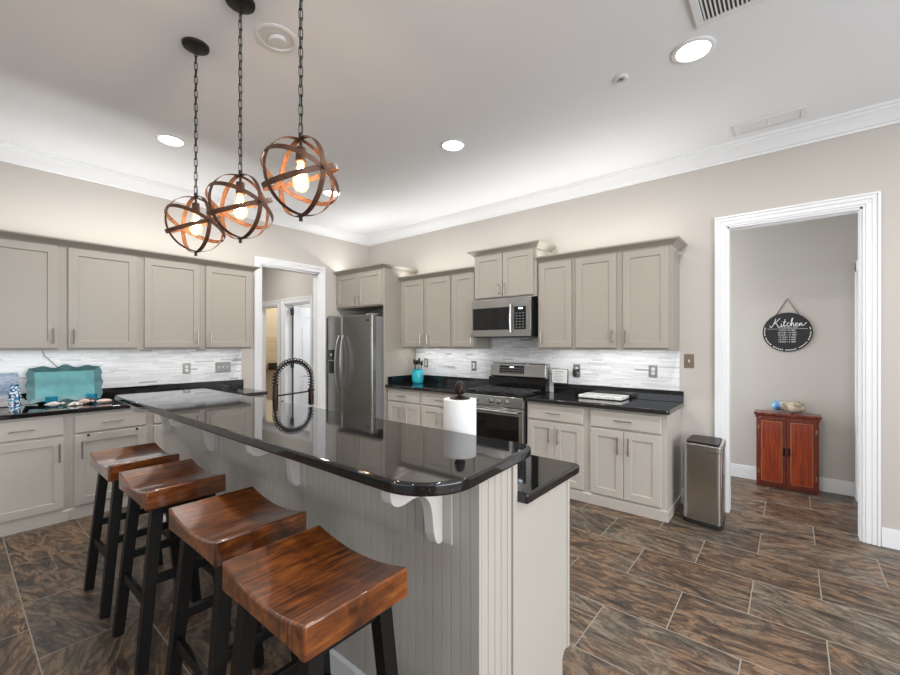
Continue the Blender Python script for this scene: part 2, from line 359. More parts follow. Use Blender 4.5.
def baseboard(name, x0, x1, y0, y1, h=.135):
    struct(MB().box(x0, x1, y0, y1, 0, h-.025).box(x0+(.004 if x1-x0 < .05 else 0), x1-(.004 if x1-x0 < .05 else 0), y0+(.004 if y1-y0 < .05 else 0), y1, h-.025, h).build(name, M['trim'], smooth=0, bevel=.002))
baseboard('baseboard_range', RD1+.09, XR, YW-.016, YW)
baseboard('baseboard_range', -.765, RD0-.09, YW-.016, YW)
# hall beyond the right doorway
HY = 5.47; HX = .49
struct(box(-2.0, HX+T, HY, HY+T, 0, ZC).build('wall_hallway_back', M['wall'], smooth=0))
struct(box(HX, HX+T, YW+T, HY, 0, ZC).build('wall_hallway_right', M['wall'], smooth=0))
struct(box(-2.0, -1.9, YW+T, HY, 0, ZC).build('wall_hallway_left', M['wall'], smooth=0))
baseboard('baseboard_hallway', -1.9, HX-.001, HY-.016, HY)
struct(MB().box(HX-.03, HX, 5.30, 5.39, 0, 2.2).box(HX-.03, HX, 4.5, 5.39, 2.11, 2.2).build('trim_7', M['trim'], smooth=0, bevel=.003))
# passage beyond the left doorway: a side wall with two openings
PY = 3.55
b = MB().box(-9, -7.375, PY, PY+T, 0, ZC).box(-6.70, -6.47, PY, PY+T, 0, ZC).box(-5.70, XL-T, PY, PY+T, 0, ZC)
b.box(-7.375, -6.70, PY, PY+T, 2.10, ZC).box(-6.47, -5.70, PY, PY+T, 2.10, ZC)
struct(b.build('wall_passage', M['wall'], smooth=0))
struct(box(-9, -8.9, 1.6, 6.5, 0, ZC).build('wall_passage_end', M['bathwall'], smooth=0))
struct(box(-9, XL-T, 1.6, 1.7, 0, ZC).build('wall_passage_near', M['wall'], smooth=0))
casing('trim_8', 'x', PY, -1, -7.375, -6.70, 2.10, .085); casing('trim_9', 'x', PY, -1, -6.47, -5.70, 2.10, .085)
jamb('trim_10', 'x', -7.375, -6.70, 2.10, PY, PY+T); jamb('trim_11', 'x', -6.47, -5.70, 2.10, PY, PY+T)
struct(box(-6.62, -6.56, PY+T, 6.5, 0, ZC).build('wall_between_rooms', M['wall'], smooth=0))
struct(box(-8.42, -8.36, PY+T, 6.5, 0, 1.60).build('wall_bath_tile', M['bathtile'], smooth=0))
struct(box(-8.42, -8.37, PY+T, 6.5, 1.60, ZC).build('wall_bath_upper', M['bathwall'], smooth=0))
# open white panel door hung in the second opening
d = MB(); dx0, dx1, dy0, dy1, dz1 = -6.445, -6.41, 3.675, 4.42, 2.075
d.box(dx0, dx1-.008, dy0, dy1, .01, dz1)
def ring(b, y0, y1, z0, z1, arch):
    w_ = .10
    b.box(dx1-.008, dx1, y0-w_, y0, z0, z1); b.box(dx1-.008, dx1, y1, y1+w_, z0, z1)
d.box(dx1-.008, dx1, dy0, dy0+.11, .01, dz1).box(dx1-.008, dx1, dy1-.11, dy1, .01, dz1)
d.box(dx1-.008, dx1, dy0+.11, dy1-.11, .01, .20).box(dx1-.008, dx1, dy0+.11, dy1-.11, .90, 1.05)
yc, hw = (dy0+dy1)/2, (dy1-dy0)/2-.11
top = [(yc-hw, dz1), (yc-hw, 1.78)]+[(yc+hw*math.cos(a), 1.78+.13*math.sin(a)) for a in [PI-PI*i/12 for i in range(1, 12)]]+[(yc+hw, 1.78), (yc+hw, dz1)]
d.prism(top, 'x', dx1-.008, dx1)
d.box(dx1-.008, dx1-.002, dy0+.16, dy1-.16, .25, .85); d.box(dx1-.008, dx1-.002, dy0+.16, dy1-.16, 1.10, 1.74)
door = struct(d.build('door_1', M['trim'], smooth=0, bevel=.003), 'white two-panel door standing open beyond the left doorway')
for z in (1.98, 1.10, .22):
    MB().box(-6.470, -6.40, 3.640, 3.674, z-.05, z+.05).build('hinge', M['black'], door, smooth=0, label='black door hinge')
MB().box(-6.436, -6.42, 3.660, 3.674, .01, 2.07).build('gap_shade_strip', M['black'], door, smooth=0, label='dark strip painted as shade in the hinge gap')  # black strip stands for the shade between door edge and jamb
MB().tube([(dx1, 4.35, .95), (dx1+.05, 4.35, .95)], .012).ball((dx1+.06, 4.35, .95), .028).build('doorknob', M['black'], door)

# ------------------------------------------------------------------ cabinet builders (local: x width, y into the wall, z up)
def shaker(x0, x1, z0, z1, t=.02, rail=.062, rec=.008):
    b = MB(); o = [(x0, z0), (x1, z0), (x1, z1), (x0, z1)]
    i1 = [(x0+rail, z0+rail), (x1-rail, z0+rail), (x1-rail, z1-rail), (x0+rail, z1-rail)]
    e = .004; i2 = [(x0+rail+e, z0+rail+e), (x1-rail-e, z0+rail+e), (x1-rail-e, z1-rail-e), (x0+rail+e, z1-rail-e)]
    c = .003; oc = [(x0+c, z0+c), (x1-c, z0+c), (x1-c, z1-c), (x0+c, z1-c)]
    vs = [(x, 0, z) for x, z in o]+[(x, -t+c, z) for x, z in o]+[(x, -t, z) for x, z in oc]+[(x, -t, z) for x, z in i1]+[(x, -t+rec, z) for x, z in i2]
    fs = [(3, 2, 1, 0)]
    for L in range(4): fs += [(L*4+k, L*4+(k+1) % 4, L*4+4+(k+1) % 4, L*4+4+k) for k in range(4)]
    fs.append((16, 17, 18, 19)); return b.add(vs, fs)
def slab(x0, x1, z0, z1, t=.02):
    c = .005
    return MB().add([(x0, 0, z0), (x1, 0, z0), (x1, 0, z1), (x0, 0, z1), (x0, -t+c, z0), (x1, -t+c, z0), (x1, -t+c, z1), (x0, -t+c, z1), (x0+c, -t, z0+c), (x1-c, -t, z0+c), (x1-c, -t, z1-c), (x0+c, -t, z1-c)],
        [(3, 2, 1, 0)]+[(L*4+k, L*4+(k+1) % 4, L*4+4+(k+1) % 4, L*4+4+k) for L in (0, 1) for k in range(4)]+[(8, 9, 10, 11)])
def pull(cx, cz, vert, ln=.14, y=-.02):
    b = MB(); h = ln/2
    P = (lambda u, yy: (cx, yy, cz+u)) if vert else (lambda u, yy: (cx+u, yy, cz))
    b.tube([P(-h, y-.03), P(h, y-.03)], .006, 10)
    for u in (-h*.66, h*.66): b.tube([P(u, y-.0005), P(u, y-.03)], .0045, 8)
    return b
def put_door(root, x0, x1, z0, z1, hx, hz, ln=.13, mat=None):
    d = shaker(x0, x1, z0, z1).build('door', mat or M['cab'], root, smooth=0)
    if hx is not None: pull(hx, hz, True, ln).build('handle', M['nickel'], d)
    return d
def put_drawer(root, x0, x1, z0, z1):
    d = slab(x0, x1, z0, z1).build('drawer', M['basecab'], root, smooth=0)
    pull((x0+x1)/2, (z0+z1)/2, False, .145).build('handle', M['nickel'], d)
CC = [(0, 0), (.006, 0), (.010, .010), (.020, .016), (.034, .030), (.052, .040), (.060, .044), (.064, .050), (.064, .060), (0, .060)]
def cab_crown(root, wd, dep, z, left, right, hs=1.0):
    """crown across the front (y<=0), with mitred returns where the end is free"""
    n = len(CC); b = MB()
    rows = []
    def row(f): rows.append([f(o, h) for o, h in CC])
    if left: row(lambda o, h: (-o, dep, z+h*hs))
    row(lambda o, h: (-o if left else 0, -o, z+h*hs))
    row(lambda o, h: (wd+o if right else wd, -o, z+h*hs))
    if right: row(lambda o, h: (wd+o, dep, z+h*hs))
    vs = [p for r in rows for p in r]; fs = []
    for i in range(len(rows)-1): fs += [(i*n+k, i*n+(k+1) % n, (i+1)*n+(k+1) % n, (i+1)*n+k) for k in range(n)]
    fs += [list(range(n)), list(range((len(rows)-1)*n, len(rows)*n))[::-1]]
    b.add(vs, fs).build('crown_molding', M['cab'], root, smooth=35)
G_UL, G_UR, G_BL, G_BR = 'upper cabinets on the left wall', 'upper cabinets on the range wall', 'base cabinets on the left wall', 'base cabinets on the range wall'
def upper(label, loc, rz, wd, dep, z0, z1, doors, group, dz0, dz1, left=False, right=False, hh=.065, hz=None):
    r = thing('wall_cabinet', label, 'cabinet', loc, rz, group)
    g = .0003
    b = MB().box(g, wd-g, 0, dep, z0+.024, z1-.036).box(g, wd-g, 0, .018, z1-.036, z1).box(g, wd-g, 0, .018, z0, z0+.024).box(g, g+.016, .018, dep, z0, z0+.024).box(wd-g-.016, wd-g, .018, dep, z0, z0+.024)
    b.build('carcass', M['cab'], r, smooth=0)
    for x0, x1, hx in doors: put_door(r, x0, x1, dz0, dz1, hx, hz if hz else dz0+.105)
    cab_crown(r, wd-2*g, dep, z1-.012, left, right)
    r.children[-1].location = (g, 0, 0)
    return r
def base(label, loc, rz, wd, dep, drawer, doors, group, bumpers=(), trim_right=False):
    r = thing('base_cabinet', label, 'cabinet', loc, rz, group); g = .0003
    MB().box(g, wd-g, 0, dep, 0.002, .874).build('carcass', M['basecab'], r, smooth=0)
    put_drawer(r, drawer[0], drawer[1], .707, .855)
    for x0, x1, hx in doors: put_door(r, x0, x1, .108, .690, hx, .568, .15, M['basecab'])
    t = MB().box(g, wd-g, -.012, -.0005, .001, .082).prism([(-.012, .082), (-.0005, .082), (-.0005, .094)], 'x', g, wd-g)
    if trim_right: t.box(wd-g, wd+.010, -.012, dep, .001, .082)
    t.build('toe_board', M['basecab'], r, smooth=0)
    for bx, bz in bumpers: MB().tube([(bx, -.0205, bz), (bx, -.026, bz)], .010, 12).build('bumper', M['black'], r, label='small black round bumper')
    return r
LF = -4.868; UD = LF-XL-.002
upper('two-door greige wall cabinet at the frame edge above the teal tray', (LF, .085, 0), PI/2, 1.101, UD, 1.388, 2.302, [(.03, .515, .484), (.58, 1.072, .615)], G_UL, 1.408, 2.284, left=True)
upper('two-door greige wall cabinet over the triple switch, next to the left doorway', (LF, 1.186, 0), PI/2, 1.087, UD, 1.388, 2.302, [(.029, .523, .492), (.577, 1.060, .619)], G_UL, 1.408, 2.284, right=True)
RF = 3.945; URD = YW-RF-.002
upper('two-door greige wall cabinet above the turquoise crock, beside the refrigerator panel', (-4.121, RF, 0), 0, .901, URD, 1.388, 2.302, [(.061, .431, .400), (.493, .880, .523)], G_UR, 1.408, 2.284)
upper('single-door greige wall cabinet left of the microwave', (-3.220, RF, 0), 0, .360, URD, 1.388, 2.302, [(.017, .348, .318)], G_UR, 1.408, 2.284)
upper('short two-door greige cabinet directly above the microwave', (-2.857, 3.92, 0), 0, .803, YW-3.922, 1.948, 2.468, [(.012, .388, .350), (.395, .772, .430)], G_UR, 1.968, 2.450, True, True, hz=2.055)
upper('single-door greige wall cabinet right of the microwave', (-2.051, RF, 0), 0, .391, URD, 1.388, 2.302, [(.020, .369, .050)], G_UR, 1.408, 2.284)
upper('two-door greige wall cabinet at the right end, nearest the wall switch', (-1.660, RF, 0), 0, .875, URD, 1.388, 2.302, [(.025, .411, .380), (.472, .849, .500)], G_UR, 1.408, 2.284, right=True)
FY = 3.65
upper('short deep two-door greige cabinet above the refrigerator', (XL+.003, FY, 0), 0, 1.020, YW-FY-.002, 1.957, 2.452, [(.030, .505, .465), (.515, .995, .555)], G_UR, 1.975, 2.430, False, True, hz=2.06)
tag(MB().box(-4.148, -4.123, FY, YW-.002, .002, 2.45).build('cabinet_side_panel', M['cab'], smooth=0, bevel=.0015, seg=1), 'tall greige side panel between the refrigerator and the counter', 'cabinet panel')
BL = -4.570; BD = BL-XL-.002
base('greige base cabinet on left wall under the teal tray, cut by the frame', (BL, .085, 0), PI/2, .546, BD, (.03, .515), [(.03, .515, .484)], G_BL)
base('greige base cabinet on left wall with two black bumpers, behind the farthest stool', (BL, .632, 0), PI/2, .548, BD, (.032, .520), [(.032, .520, .075)], G_BL, [(.118, .680), (.452, .680)])
base('greige base cabinet on left wall, partly hidden by the island end', (BL, 1.181, 0), PI/2, .548, BD, (.032, .520), [(.032, .520, .485)], G_BL)
base('greige base cabinet on left wall nearest the left doorway', (BL, 1.730, 0), PI/2, .54, BD, (.032, .510), [(.032, .510, .075)], G_BL)
BF = 3.71; BRD = YW-BF-.002
base('greige base cabinet under the turquoise crock, next to the refrigerator panel', (-4.121, BF, 0), 0, .606, BRD, (.014, .586), [(.014, .298, .255), (.302, .586, .345)], G_BR)
base('greige base cabinet left of the range, behind the paper towel roll', (-3.514, BF, 0), 0, .688, BRD, (.02, .66), [(.02, .338, .295), (.342, .66, .385)], G_BR)
base('greige base cabinet right of the range, below the framed card', (-2.049, BF, 0), 0, .614, BRD, (.012, .582), [(.012, .295, .252), (.299, .582, .342)], G_BR)
base('greige base cabinet at the right end beside the steel trash can', (-1.434, BF, 0), 0, .660, BRD, (.033, .616), [(.033, .322, .280), (.326, .616, .368)], G_BR, trim_right=True)

# ------------------------------------------------------------------ granite worktops and tile backsplashes
def granite(name, pts, z0, z1, label, cat='countertop', bev=.007):
    o = MB().prism(pts, 'z', z0, z1).build(name, M['granite'], smooth=40, bevel=bev, seg=3); return tag(o, label, cat)
o = granite('countertop', [(XL+.002, .075), (-4.53, .075), (-4.53, 2.275), (-4.55, 2.295), (XL+.002, 2.295)], .876, .914, 'black granite counter along the left wall under the teal tray')
MB().box(XL+.002, XL+.022, .075, 2.293, .9145, 1.014).build('backsplash_ledge', M['granite'], o, smooth=0, bevel=.002)
o = granite('countertop', [(-4.121, 3.657), (-2.822, 3.657), (-2.822, YW-.002), (-4.121, YW-.002)], .876, .914, 'black granite counter left of the range holding the turquoise crock')
MB().box(-4.099, -2.83, YW-.022, YW-.002, .9145, 1.014).box(-4.121, -4.101, 3.70, YW-.002, .9145, 1.014).build('backsplash_ledge', M['granite'], o, smooth=0, bevel=.002)
o = granite('countertop', [(-2.046, 3.657), (-.765, 3.657), (-.748, 3.675), (-.748, YW-.002), (-2.046, YW-.002)], .876, .914, 'black granite counter right of the range holding the marble board')
MB().box(-2.01, -.75, YW-.022, YW-.002, .9145, 1.016).build('backsplash_ledge', M['granite'], o, smooth=0, bevel=.002)
tag(box(XL+.001, XL+.009, .075, 2.273, 1.0145, 1.387).build('backsplash', M['mosaic_left'], smooth=0), 'white marble strip mosaic backsplash on the left wall', 'backsplash')
b = MB().box(-4.121, -2.83, YW-.009, YW-.001, 1.0145, 1.387).box(-2.819, -2.049, YW-.009, YW-.001, .92, 1.52).box(-2.829, -2.820, YW-.009, YW-.001, 1.0165, 1.52).box(-2.048, -2.012, YW-.009, YW-.001, .9155, 1.52).box(-2.012, -.785, YW-.009, YW-.001, 1.0165, 1.387).box(-2.83, -2.012, YW-.009, YW-.001, 1.52, 1.53)
tag(b.build('backsplash', M['mosaic_range'], smooth=0), 'white marble strip mosaic backsplash behind the range', 'backsplash')

# ------------------------------------------------------------------ island
IX0, IX1, IYF, IYP, IYC = -3.79, -.762, 1.071, 1.298, 1.757
isl = thing('kitchen_island', 'long greige beadboard kitchen island with scrolled corbels behind the stools', 'kitchen island', ((IX0+IX1)/2, 1.4, 0))
def ib(): return MB()
def ifin(b, name, mat, **k):
    b.xf(Matrix.Translation((-(IX0+IX1)/2, -1.4, 0))); return b.build(name, mat, isl, **k)
ifin(MB().box(IX0, IX1-.012, IYF+.012, IYP, 0.002, 1.027), 'raised_wall', M['island'], smooth=0)
def bead_profile(u0, u1, pitch=.041):
    """(u, depth) outline with narrow grooves"""
    pts = []; u = u0; k = 0
    while u < u1-.006:
        e = min(u+pitch, u1)
        pts += [(u, .0030), (u+.0014, 0), (e-.0048, 0), (e-.0035, .0030), (e-.0025, .0004), (e-.0012, .0004)]
        u = e
    pts.append((u1, .0030)); return pts
pr = bead_profile(IX0, IX1)
poly = [(u, IYF+d) for u, d in pr]+[(IX1, IYF+.012), (IX0, IYF+.012)]
ifin(MB().prism(poly, 'z', .003, 1.027), 'beadboard_panel', M['island'], smooth=0)
pr = bead_profile(IYF+.0125, IYP-.03, .039)
poly = [(IX1-d, u) for u, d in pr]+[(IX1-.012, IYP-.03), (IX1-.012, IYF+.0125)]
ifin(MB().prism(poly[::-1], 'z', .003, 1.027), 'end_beadboard', M['island'], smooth=0)
ifin(MB().box(IX1-.012, IX1+.006, IYP-.028, IYP, .003, 1.027), 'corner_trim', M['island'], smooth=0, bevel=.0015)
# lower cabinet block with the toe notch of its end panel
endp = [(IYP+.001, .003), (1.69, .003), (1.69, .085), (1.71, .108), (IYC, .108), (IYC, .874), (IYP+.001, .874)]
ifin(MB().prism(endp, 'x', IX1-.018, IX1), 'end_panel', M['island'], smooth=0, bevel=.001, seg=1)
ifin(MB().box(IX1, IX1+.004, IYC-.024, IYC-.002, .108, .874), 'stile_trim', M['island'], smooth=0, bevel=.001, seg=1)
ifin(MB().box(IX0, IX1-.019, IYP+.001, 1.69, .003, .874).box(IX0, IX1-.019, 1.69, IYC, .108, .874), 'cabinet_body', M['island'], smooth=0)
for k in range(5):
    x0 = IX0+.02+k*.6; d = shaker(x0, x0+.57, .115, .86).xf(Matrix.Translation((0, 0, 0)) @ Matrix.Diagonal((1, -1, 1, 1)) @ Matrix.Translation((0, -IYC-.0005, 0)))
    ifin(d, 'door', M['island'], smooth=0)
ifin(MB().box(IX0, IX1-.02, IYF-.012, IYF-.0005, .003, .10).prism([(IYF-.012, .10), (IYF-.0005, .10), (IYF-.0005, .114)], 'x', IX0, IX1-.02), 'base_board', M['trim'], smooth=0)
# corbels: profile (out from the wall, below the bar)
prof = [(0, 0), (.234, 0), (.236, -.030), (.232, -.048), (.222, -.062), (.206, -.070), (.186, -.072), (.165, -.069), (.145, -.065), (.125, -.064), (.104, -.067), (.088, -.074), (.073, -.087), (.061, -.106), (.053, -.132), (.048, -.165), (.044, -.200), (.037, -.228), (.025, -.246), (.012, -.250), (0, -.246)]
for cx in (-.905, -1.79, -2.775, -3.575):
    c = MB().prism([(IYF-.011-o, 1.0265+z) for o, z in prof], 'x', cx-.042, cx)
    cb = ifin(c, 'corbel', M['corbel'], smooth=30, bevel=.002, label='scrolled corbel, its greige lightened for side light')
    p = MB().box(cx-.078, cx+.036, IYF-.0105, IYF-.0005, .775, 1.0265).xf(Matrix.Translation((-(IX0+IX1)/2, -1.4, 0))).build('back_plate', M['island'], cb, smooth=0, bevel=.001, seg=1)
BX0, BX1, BY0, BY1 = -3.86, -.704, .778, 1.396
r1, r2 = .175, .05
bar = [(BX0+.03, BY0)]+arc(BX1-r1, BY0+r1, r1, -PI/2, 0, 14)+arc(BX1-.030-r2, BY1-r2, r2, 0, PI/2, 6)+[(BX0+.02, BY1), (BX0, BY1-.02), (BX0, BY0+.03)]
granite('raised_countertop', bar, 1.028, 1.067, 'raised black granite bar top with rounded corner above the stools', 'countertop', .009)
granite('island_counter', [(IX0-.02, IYP+.001), (-.716, IYP+.001)]+arc(-.716-.03, 1.785-.03, .03, 0, PI/2, 5)+[(IX0-.02, 1.79)], .8755, .914, 'lower black granite island counter at the kitchen side of the bar', 'countertop', .008)

# ------------------------------------------------------------------ bar stools
def make_stool():
    r = thing('bar_stool', '', 'stool')
    W, D, H, th, dip = .446, .332, .802, .088, .031
    nx, ny = 24, 6; b = MB(); R = .007
    xs = [-W/2+W*i/nx for i in range(nx+1)]; ys = [-D/2+D*i/ny for i in range(ny+1)]
    topz = lambda x: H-dip*(1-(2*x/W)**2)
    botz = lambda x: H-th+.004*(1-(2*x/W)**2)
    vs = [(x, y, topz(x)) for x in xs for y in ys]+[(x, y, botz(x)) for x in xs for y in ys]
    N = (nx+1)*(ny+1); id_ = lambda i, j: i*(ny+1)+j; fs = []
    for i in range(nx):
        for j in range(ny):
            fs += [(id_(i, j), id_(i+1, j), id_(i+1, j+1), id_(i, j+1)), (N+id_(i, j+1), N+id_(i+1, j+1), N+id_(i+1, j), N+id_(i, j))]
        fs += [(id_(i, 0), N+id_(i, 0), N+id_(i+1, 0), id_(i+1, 0)), (id_(i, ny), id_(i+1, ny), N+id_(i+1, ny), N+id_(i, ny))]
    for j in range(ny): fs += [(id_(0, j+1), N+id_(0, j+1), N+id_(0, j), id_(0, j)), (id_(nx, j), N+id_(nx, j), N+id_(nx, j+1), id_(nx, j+1))]
    b.add(vs, fs).build('seat', M['seat'], r, smooth=40, bevel=R, seg=3)
    tx, ty, fx, fy = .165, .108, .195, .175; zt = H-th
    def leg_at(sx, sy, z):
        t = z/zt; return (sx*(fx+(tx-fx)*t), sy*(fy+(ty-fy)*t))
    for sx in (-1, 1):
        for sy in (-1, 1):
            l = MB(); a, c = leg_at(sx, sy, .002), leg_at(sx, sy, zt); h0, h1 = .021, .023
            l.add([(a[0]+i*h0, a[1]+j*h0, .002) for i, j in ((-1, -1), (1, -1), (1, 1), (-1, 1))]+[(c[0]+i*h1, c[1]+j*h1, zt+.002) for i, j in ((-1, -1), (1, -1), (1, 1), (-1, 1))],
                  [(3, 2, 1, 0), (4, 5, 6, 7)]+[(k, (k+1) % 4, (k+1) % 4+4, k+4) for k in range(4)])
            l.build('leg', M['leg'], r, smooth=0, bevel=.002)
    for sy in (-1, 1):
        z = .29; x, y = leg_at(1, sy, z)
        MB().box(-x+.015, x-.015, y-.011, y+.011, z-.019, z+.019).build('stretcher', M['leg'], r, smooth=0, bevel=.002)
    for sx in (-1, 1):
        z = .385; x, y = leg_at(sx, 1, z)
        MB().box(x-.011, x+.011, -y+.015, y-.015, z-.019, z+.019).build('stretcher', M['leg'], r, smooth=0, bevel=.002)
    for sy in (-1, 1): MB().box(-tx+.015, tx-.015, sy*ty-.010, sy*ty+.010, zt-.045, zt-.002).build('apron', M['leg'], r, smooth=0)
    for sx in (-1, 1): MB().box(sx*tx-.010, sx*tx+.010, -ty+.015, ty-.015, zt-.045, zt-.002).build('apron', M['leg'], r, smooth=0)
    return r
st0 = make_stool(); st0['group'] = 'bar stools along the island'
labels = ['brown saddle-seat bar stool nearest the camera, at the corbelled right end of the bar', 'brown saddle-seat bar stool, second from the rounded end of the bar',
          'brown saddle-seat bar stool, third from the rounded end of the bar', 'brown saddle-seat bar stool farthest along the bar, before the left wall cabinets']
for i, (x, y) in enumerate([(-1.076, .680), (-1.664, .716), (-2.386, .712), (-3.000, .703)]):
    o = st0 if i == 0 else copy_tree(st0)
    o.location = (x, y, 0); o['label'] = labels[i]

# ------------------------------------------------------------------ refrigerator
fr = thing('refrigerator', 'stainless side-by-side refrigerator with curved handles and dispenser', 'refrigerator', (-4.655, 3.9, 0))
def at(b, root): return b.xf(Matrix.Translation((-root.location.x, -root.location.y, -root.location.z)))
fx0, fx1, fy0 = -5.155, -4.155, 3.46
at(MB().box(fx0+.005, fx1-.003, fy0+.075, 4.22, .03, 1.805), fr).build('body', M['fridgeside'], fr, smooth=0, bevel=.006)
sx = -4.785
def fdoor(x0, x1):
    p = [(x0, fy0+.07), (x0, fy0+.02)]+arc(x0+.018, fy0+.018, .018, PI, 1.5*PI, 5)+[(x1-.03, fy0)]+arc(x1-.028, fy0+.028, .028, -PI/2, 0, 6)+[(x1, fy0+.07)]
    return at(MB().prism(p, 'z', .075, 1.825), fr)
for k, (x0, x1) in enumerate(((fx0, sx-.004), (sx+.004, fx1))):
    dd = fdoor(x0, x1).build('door', M['fridge'], fr, smooth=30, bevel=.003)
    hx = sx-.045 if k == 0 else sx+.045
    pts = []
    for i in range(15):
        t = i/14; z = .80+t*.76; pts.append((hx+(-.012 if k == 0 else .012)*math.sin(PI*t), fy0-.012-.058*math.sin(PI*t)**.6, z))
    at(MB().tube(pts, .013, 10), fr).build('handle', M['steel'], dd, label='polished steel handle')
    if k == 0:
        ds = at(MB().box(-5.115, -4.93, fy0-.004, fy0-.0005, 1.00, 1.375), fr).build('dispenser', M['fridge'], dd, smooth=0)
        at(MB().box(-5.105, -4.94, fy0-.007, fy0-.0045, 1.22, 1.365), fr).build('dispenser_panel', M['blackglass'], dd, smooth=0, bevel=.001)
        at(MB().box(-5.095, -4.95, fy0-.006, fy0-.0045, 1.03, 1.205).box(-5.06, -4.985, fy0-.016, fy0-.0062, 1.05, 1.20), fr).build('dispenser_recess', M['black'], dd, smooth=0)
        at(MB().box(-5.04, -5.01, fy0-.0085, fy0-.0072, 1.285, 1.305), fr).build('dispenser_light', M['white'], dd, smooth=0)
    else:
        at(MB().box(-4.27, -4.20, fy0-.002, fy0-.0004, 1.745, 1.765), fr).build('badge', M['black'], dd, smooth=0)
at(MB().box(fx0+.01, fx1-.01, fy0+.05, fy0+.1, .002, .07), fr).build('base_grille', M['black'], fr, smooth=0)
for a_ in (fx1-.14, fx0+.02): at(MB().box(a_, a_+.12, fy0+.02, fy0+.12, 1.826, 1.845), fr).build('hinge_cover', M['fridgeside'], fr, smooth=0)

# ------------------------------------------------------------------ gas range
rg = thing('gas_range', 'stainless gas range with black grates and raised control backguard', 'range', (-2.432, 3.9, 0))
gx0, gx1, gy0 = -2.815, -2.053, 3.645
at(MB().box(gx0, gx1, gy0+.03, 4.225, .01, .905), rg).build('body', M['black'], rg, smooth=0, bevel=.003)
at(MB().box(gx0, gx1, gy0-.01, 4.10, .906, .920).box(gx0, gx0+.02, gy0, 4.10, .92, .926).box(gx1-.02, gx1, gy0, 4.10, .92, .926), rg).build('cooktop', M['blackglass'], rg, smooth=0, bevel=.002)
at(MB().prism([(gy0+.03, .80), (gy0-.03, .80), (gy0-.018, .905), (gy0+.03, .905)], 'x', gx0, gx1), rg).build('control_panel', M['steel'], rg, smooth=0, bevel=.003)
for kx in (-2.72, -2.62, -2.43, -2.335, -2.237, ):
    k = at(MB().tube([(kx, gy0-.024, .850), (kx, gy0-.034, .851), (kx, gy0-.036, .851), (kx, gy0-.062, .853)], [.026, .026, .020, .018], 18), rg).build('knob', M['steel'], rg)
    at(MB().box(kx-.004, kx+.004, gy0-.067, gy0-.0625, .836, .870), rg).build('knob_grip', M['steel'], k, smooth=0)
od = at(MB().box(gx0+.004, gx1-.004, gy0-.022, gy0+.028, .225, .792), rg).build('oven_door', M['steel'], rg, smooth=0, bevel=.004)
at(MB().box(gx0+.035, gx1-.045, gy0-.024, gy0-.0225, .27, .715), rg).build('oven_window', M['ovenglass'], od, smooth=0)
h = MB().tube([(gx0+.035, gy0-.06, .752), (gx1-.035, gy0-.06, .752)], .016, 12)
for hx in (gx0+.08, gx1-.08): h.tube([(hx, gy0-.0225, .752), (hx, gy0-.06, .752)], .010, 8)
at(h, rg).build('oven_handle', M['steel'], od)
at(MB().box(gx0+.004, gx1-.004, gy0-.02, gy0+.028, .055, .215), rg).build('warming_drawer', M['steel'], rg, smooth=0, bevel=.004)
at(MB().box(gx0+.03, gx1-.03, gy0+.04, gy0+.08, .002, .05), rg).build('kick_plate', M['black'], rg, smooth=0)
for k in range(3):
    x0 = gx0+.03+k*.235; x1 = x0+.228; b = MB(); z0, z1 = .938, .950; y0, y1 = gy0+.045, 4.075
    for yy in (y0, y1-.012): b.box(x0, x1, yy, yy+.012, z0, z1)
    for xx in (x0, x1-.012): b.box(xx, xx+.012, y0, y1, z0, z1)
    xm, ym = (x0+x1)/2, (y0+y1)/2
    b.box(x0, x1, ym-.006, ym+.006, z0, z1)
    for yc_ in ((y0+ym)/2, (y1+ym)/2):
        b.box(x0, x1, yc_-.005, yc_+.005, z0, z1+.006).box(xm-.005, xm+.005, yc_-.085, yc_+.085, z0, z1+.006)
    for xx in (x0+.006, x1-.006):
        for yy in (y0+.006, y1-.006, ym): b.box(xx-.006, xx+.006, yy-.006, yy+.006, .9205, z0)
    at(b, rg).build('grate', M['iron'], rg, smooth=0, bevel=.0015, seg=1)
    for yc_ in (((y0+ym)/2, (y1+ym)/2) if k != 1 else (ym,)):
        at(MB().lathe([(.05, .9205), (.05, .926), (.036, .927), (.036, .934), (.028, .937)], xm, yc_, 20), rg).build('burner', M['iron'], rg)
b = at(MB().box(gx0+.01, gx1-.01, 4.14, 4.235, .906, 1.06), rg); b.build('backguard_base', M['blackglass'], rg, smooth=0)
bgp = [(4.14, 1.062), (4.11, 1.075), (4.125, 1.215), (4.15, 1.228), (4.235, 1.228), (4.235, 1.062)]
bg = at(MB().prism(bgp, 'x', gx0+.05, gx1), rg).build('backguard', M['steel'], rg, smooth=20, bevel=.006, seg=3)
def bgq(z): return 4.11+.015*(z-1.075)/.14
cp = MB().add([(-2.64, bgq(1.105)-.0015, 1.105), (-2.315, bgq(1.105)-.0015, 1.105), (-2.315, bgq(1.198)-.0015, 1.198), (-2.64, bgq(1.198)-.0015, 1.198),
    (-2.64, bgq(1.105)+.002, 1.105), (-2.315, bgq(1.105)+.002, 1.105), (-2.315, bgq(1.198)+.002, 1.198), (-2.64, bgq(1.198)+.002, 1.198)], [(0, 1, 2, 3), (7, 6, 5, 4), (0, 4, 5, 1), (1, 5, 6, 2), (2, 6, 7, 3), (3, 7, 4, 0)])
at(cp, rg).build('display_panel', M['blackglass'], bg, smooth=0)
kb = MB()
for i in range(10):
    for j in range(3):
        if 4 <= i <= 5 and j == 2: continue
        z = 1.115+j*.026; x = -2.625+i*.031; kb.box(x, x+.018, bgq(z)-.003, bgq(z)-.0012, z, z+.007)
at(kb, rg).build('keypad', M['ink'], bg, smooth=0)
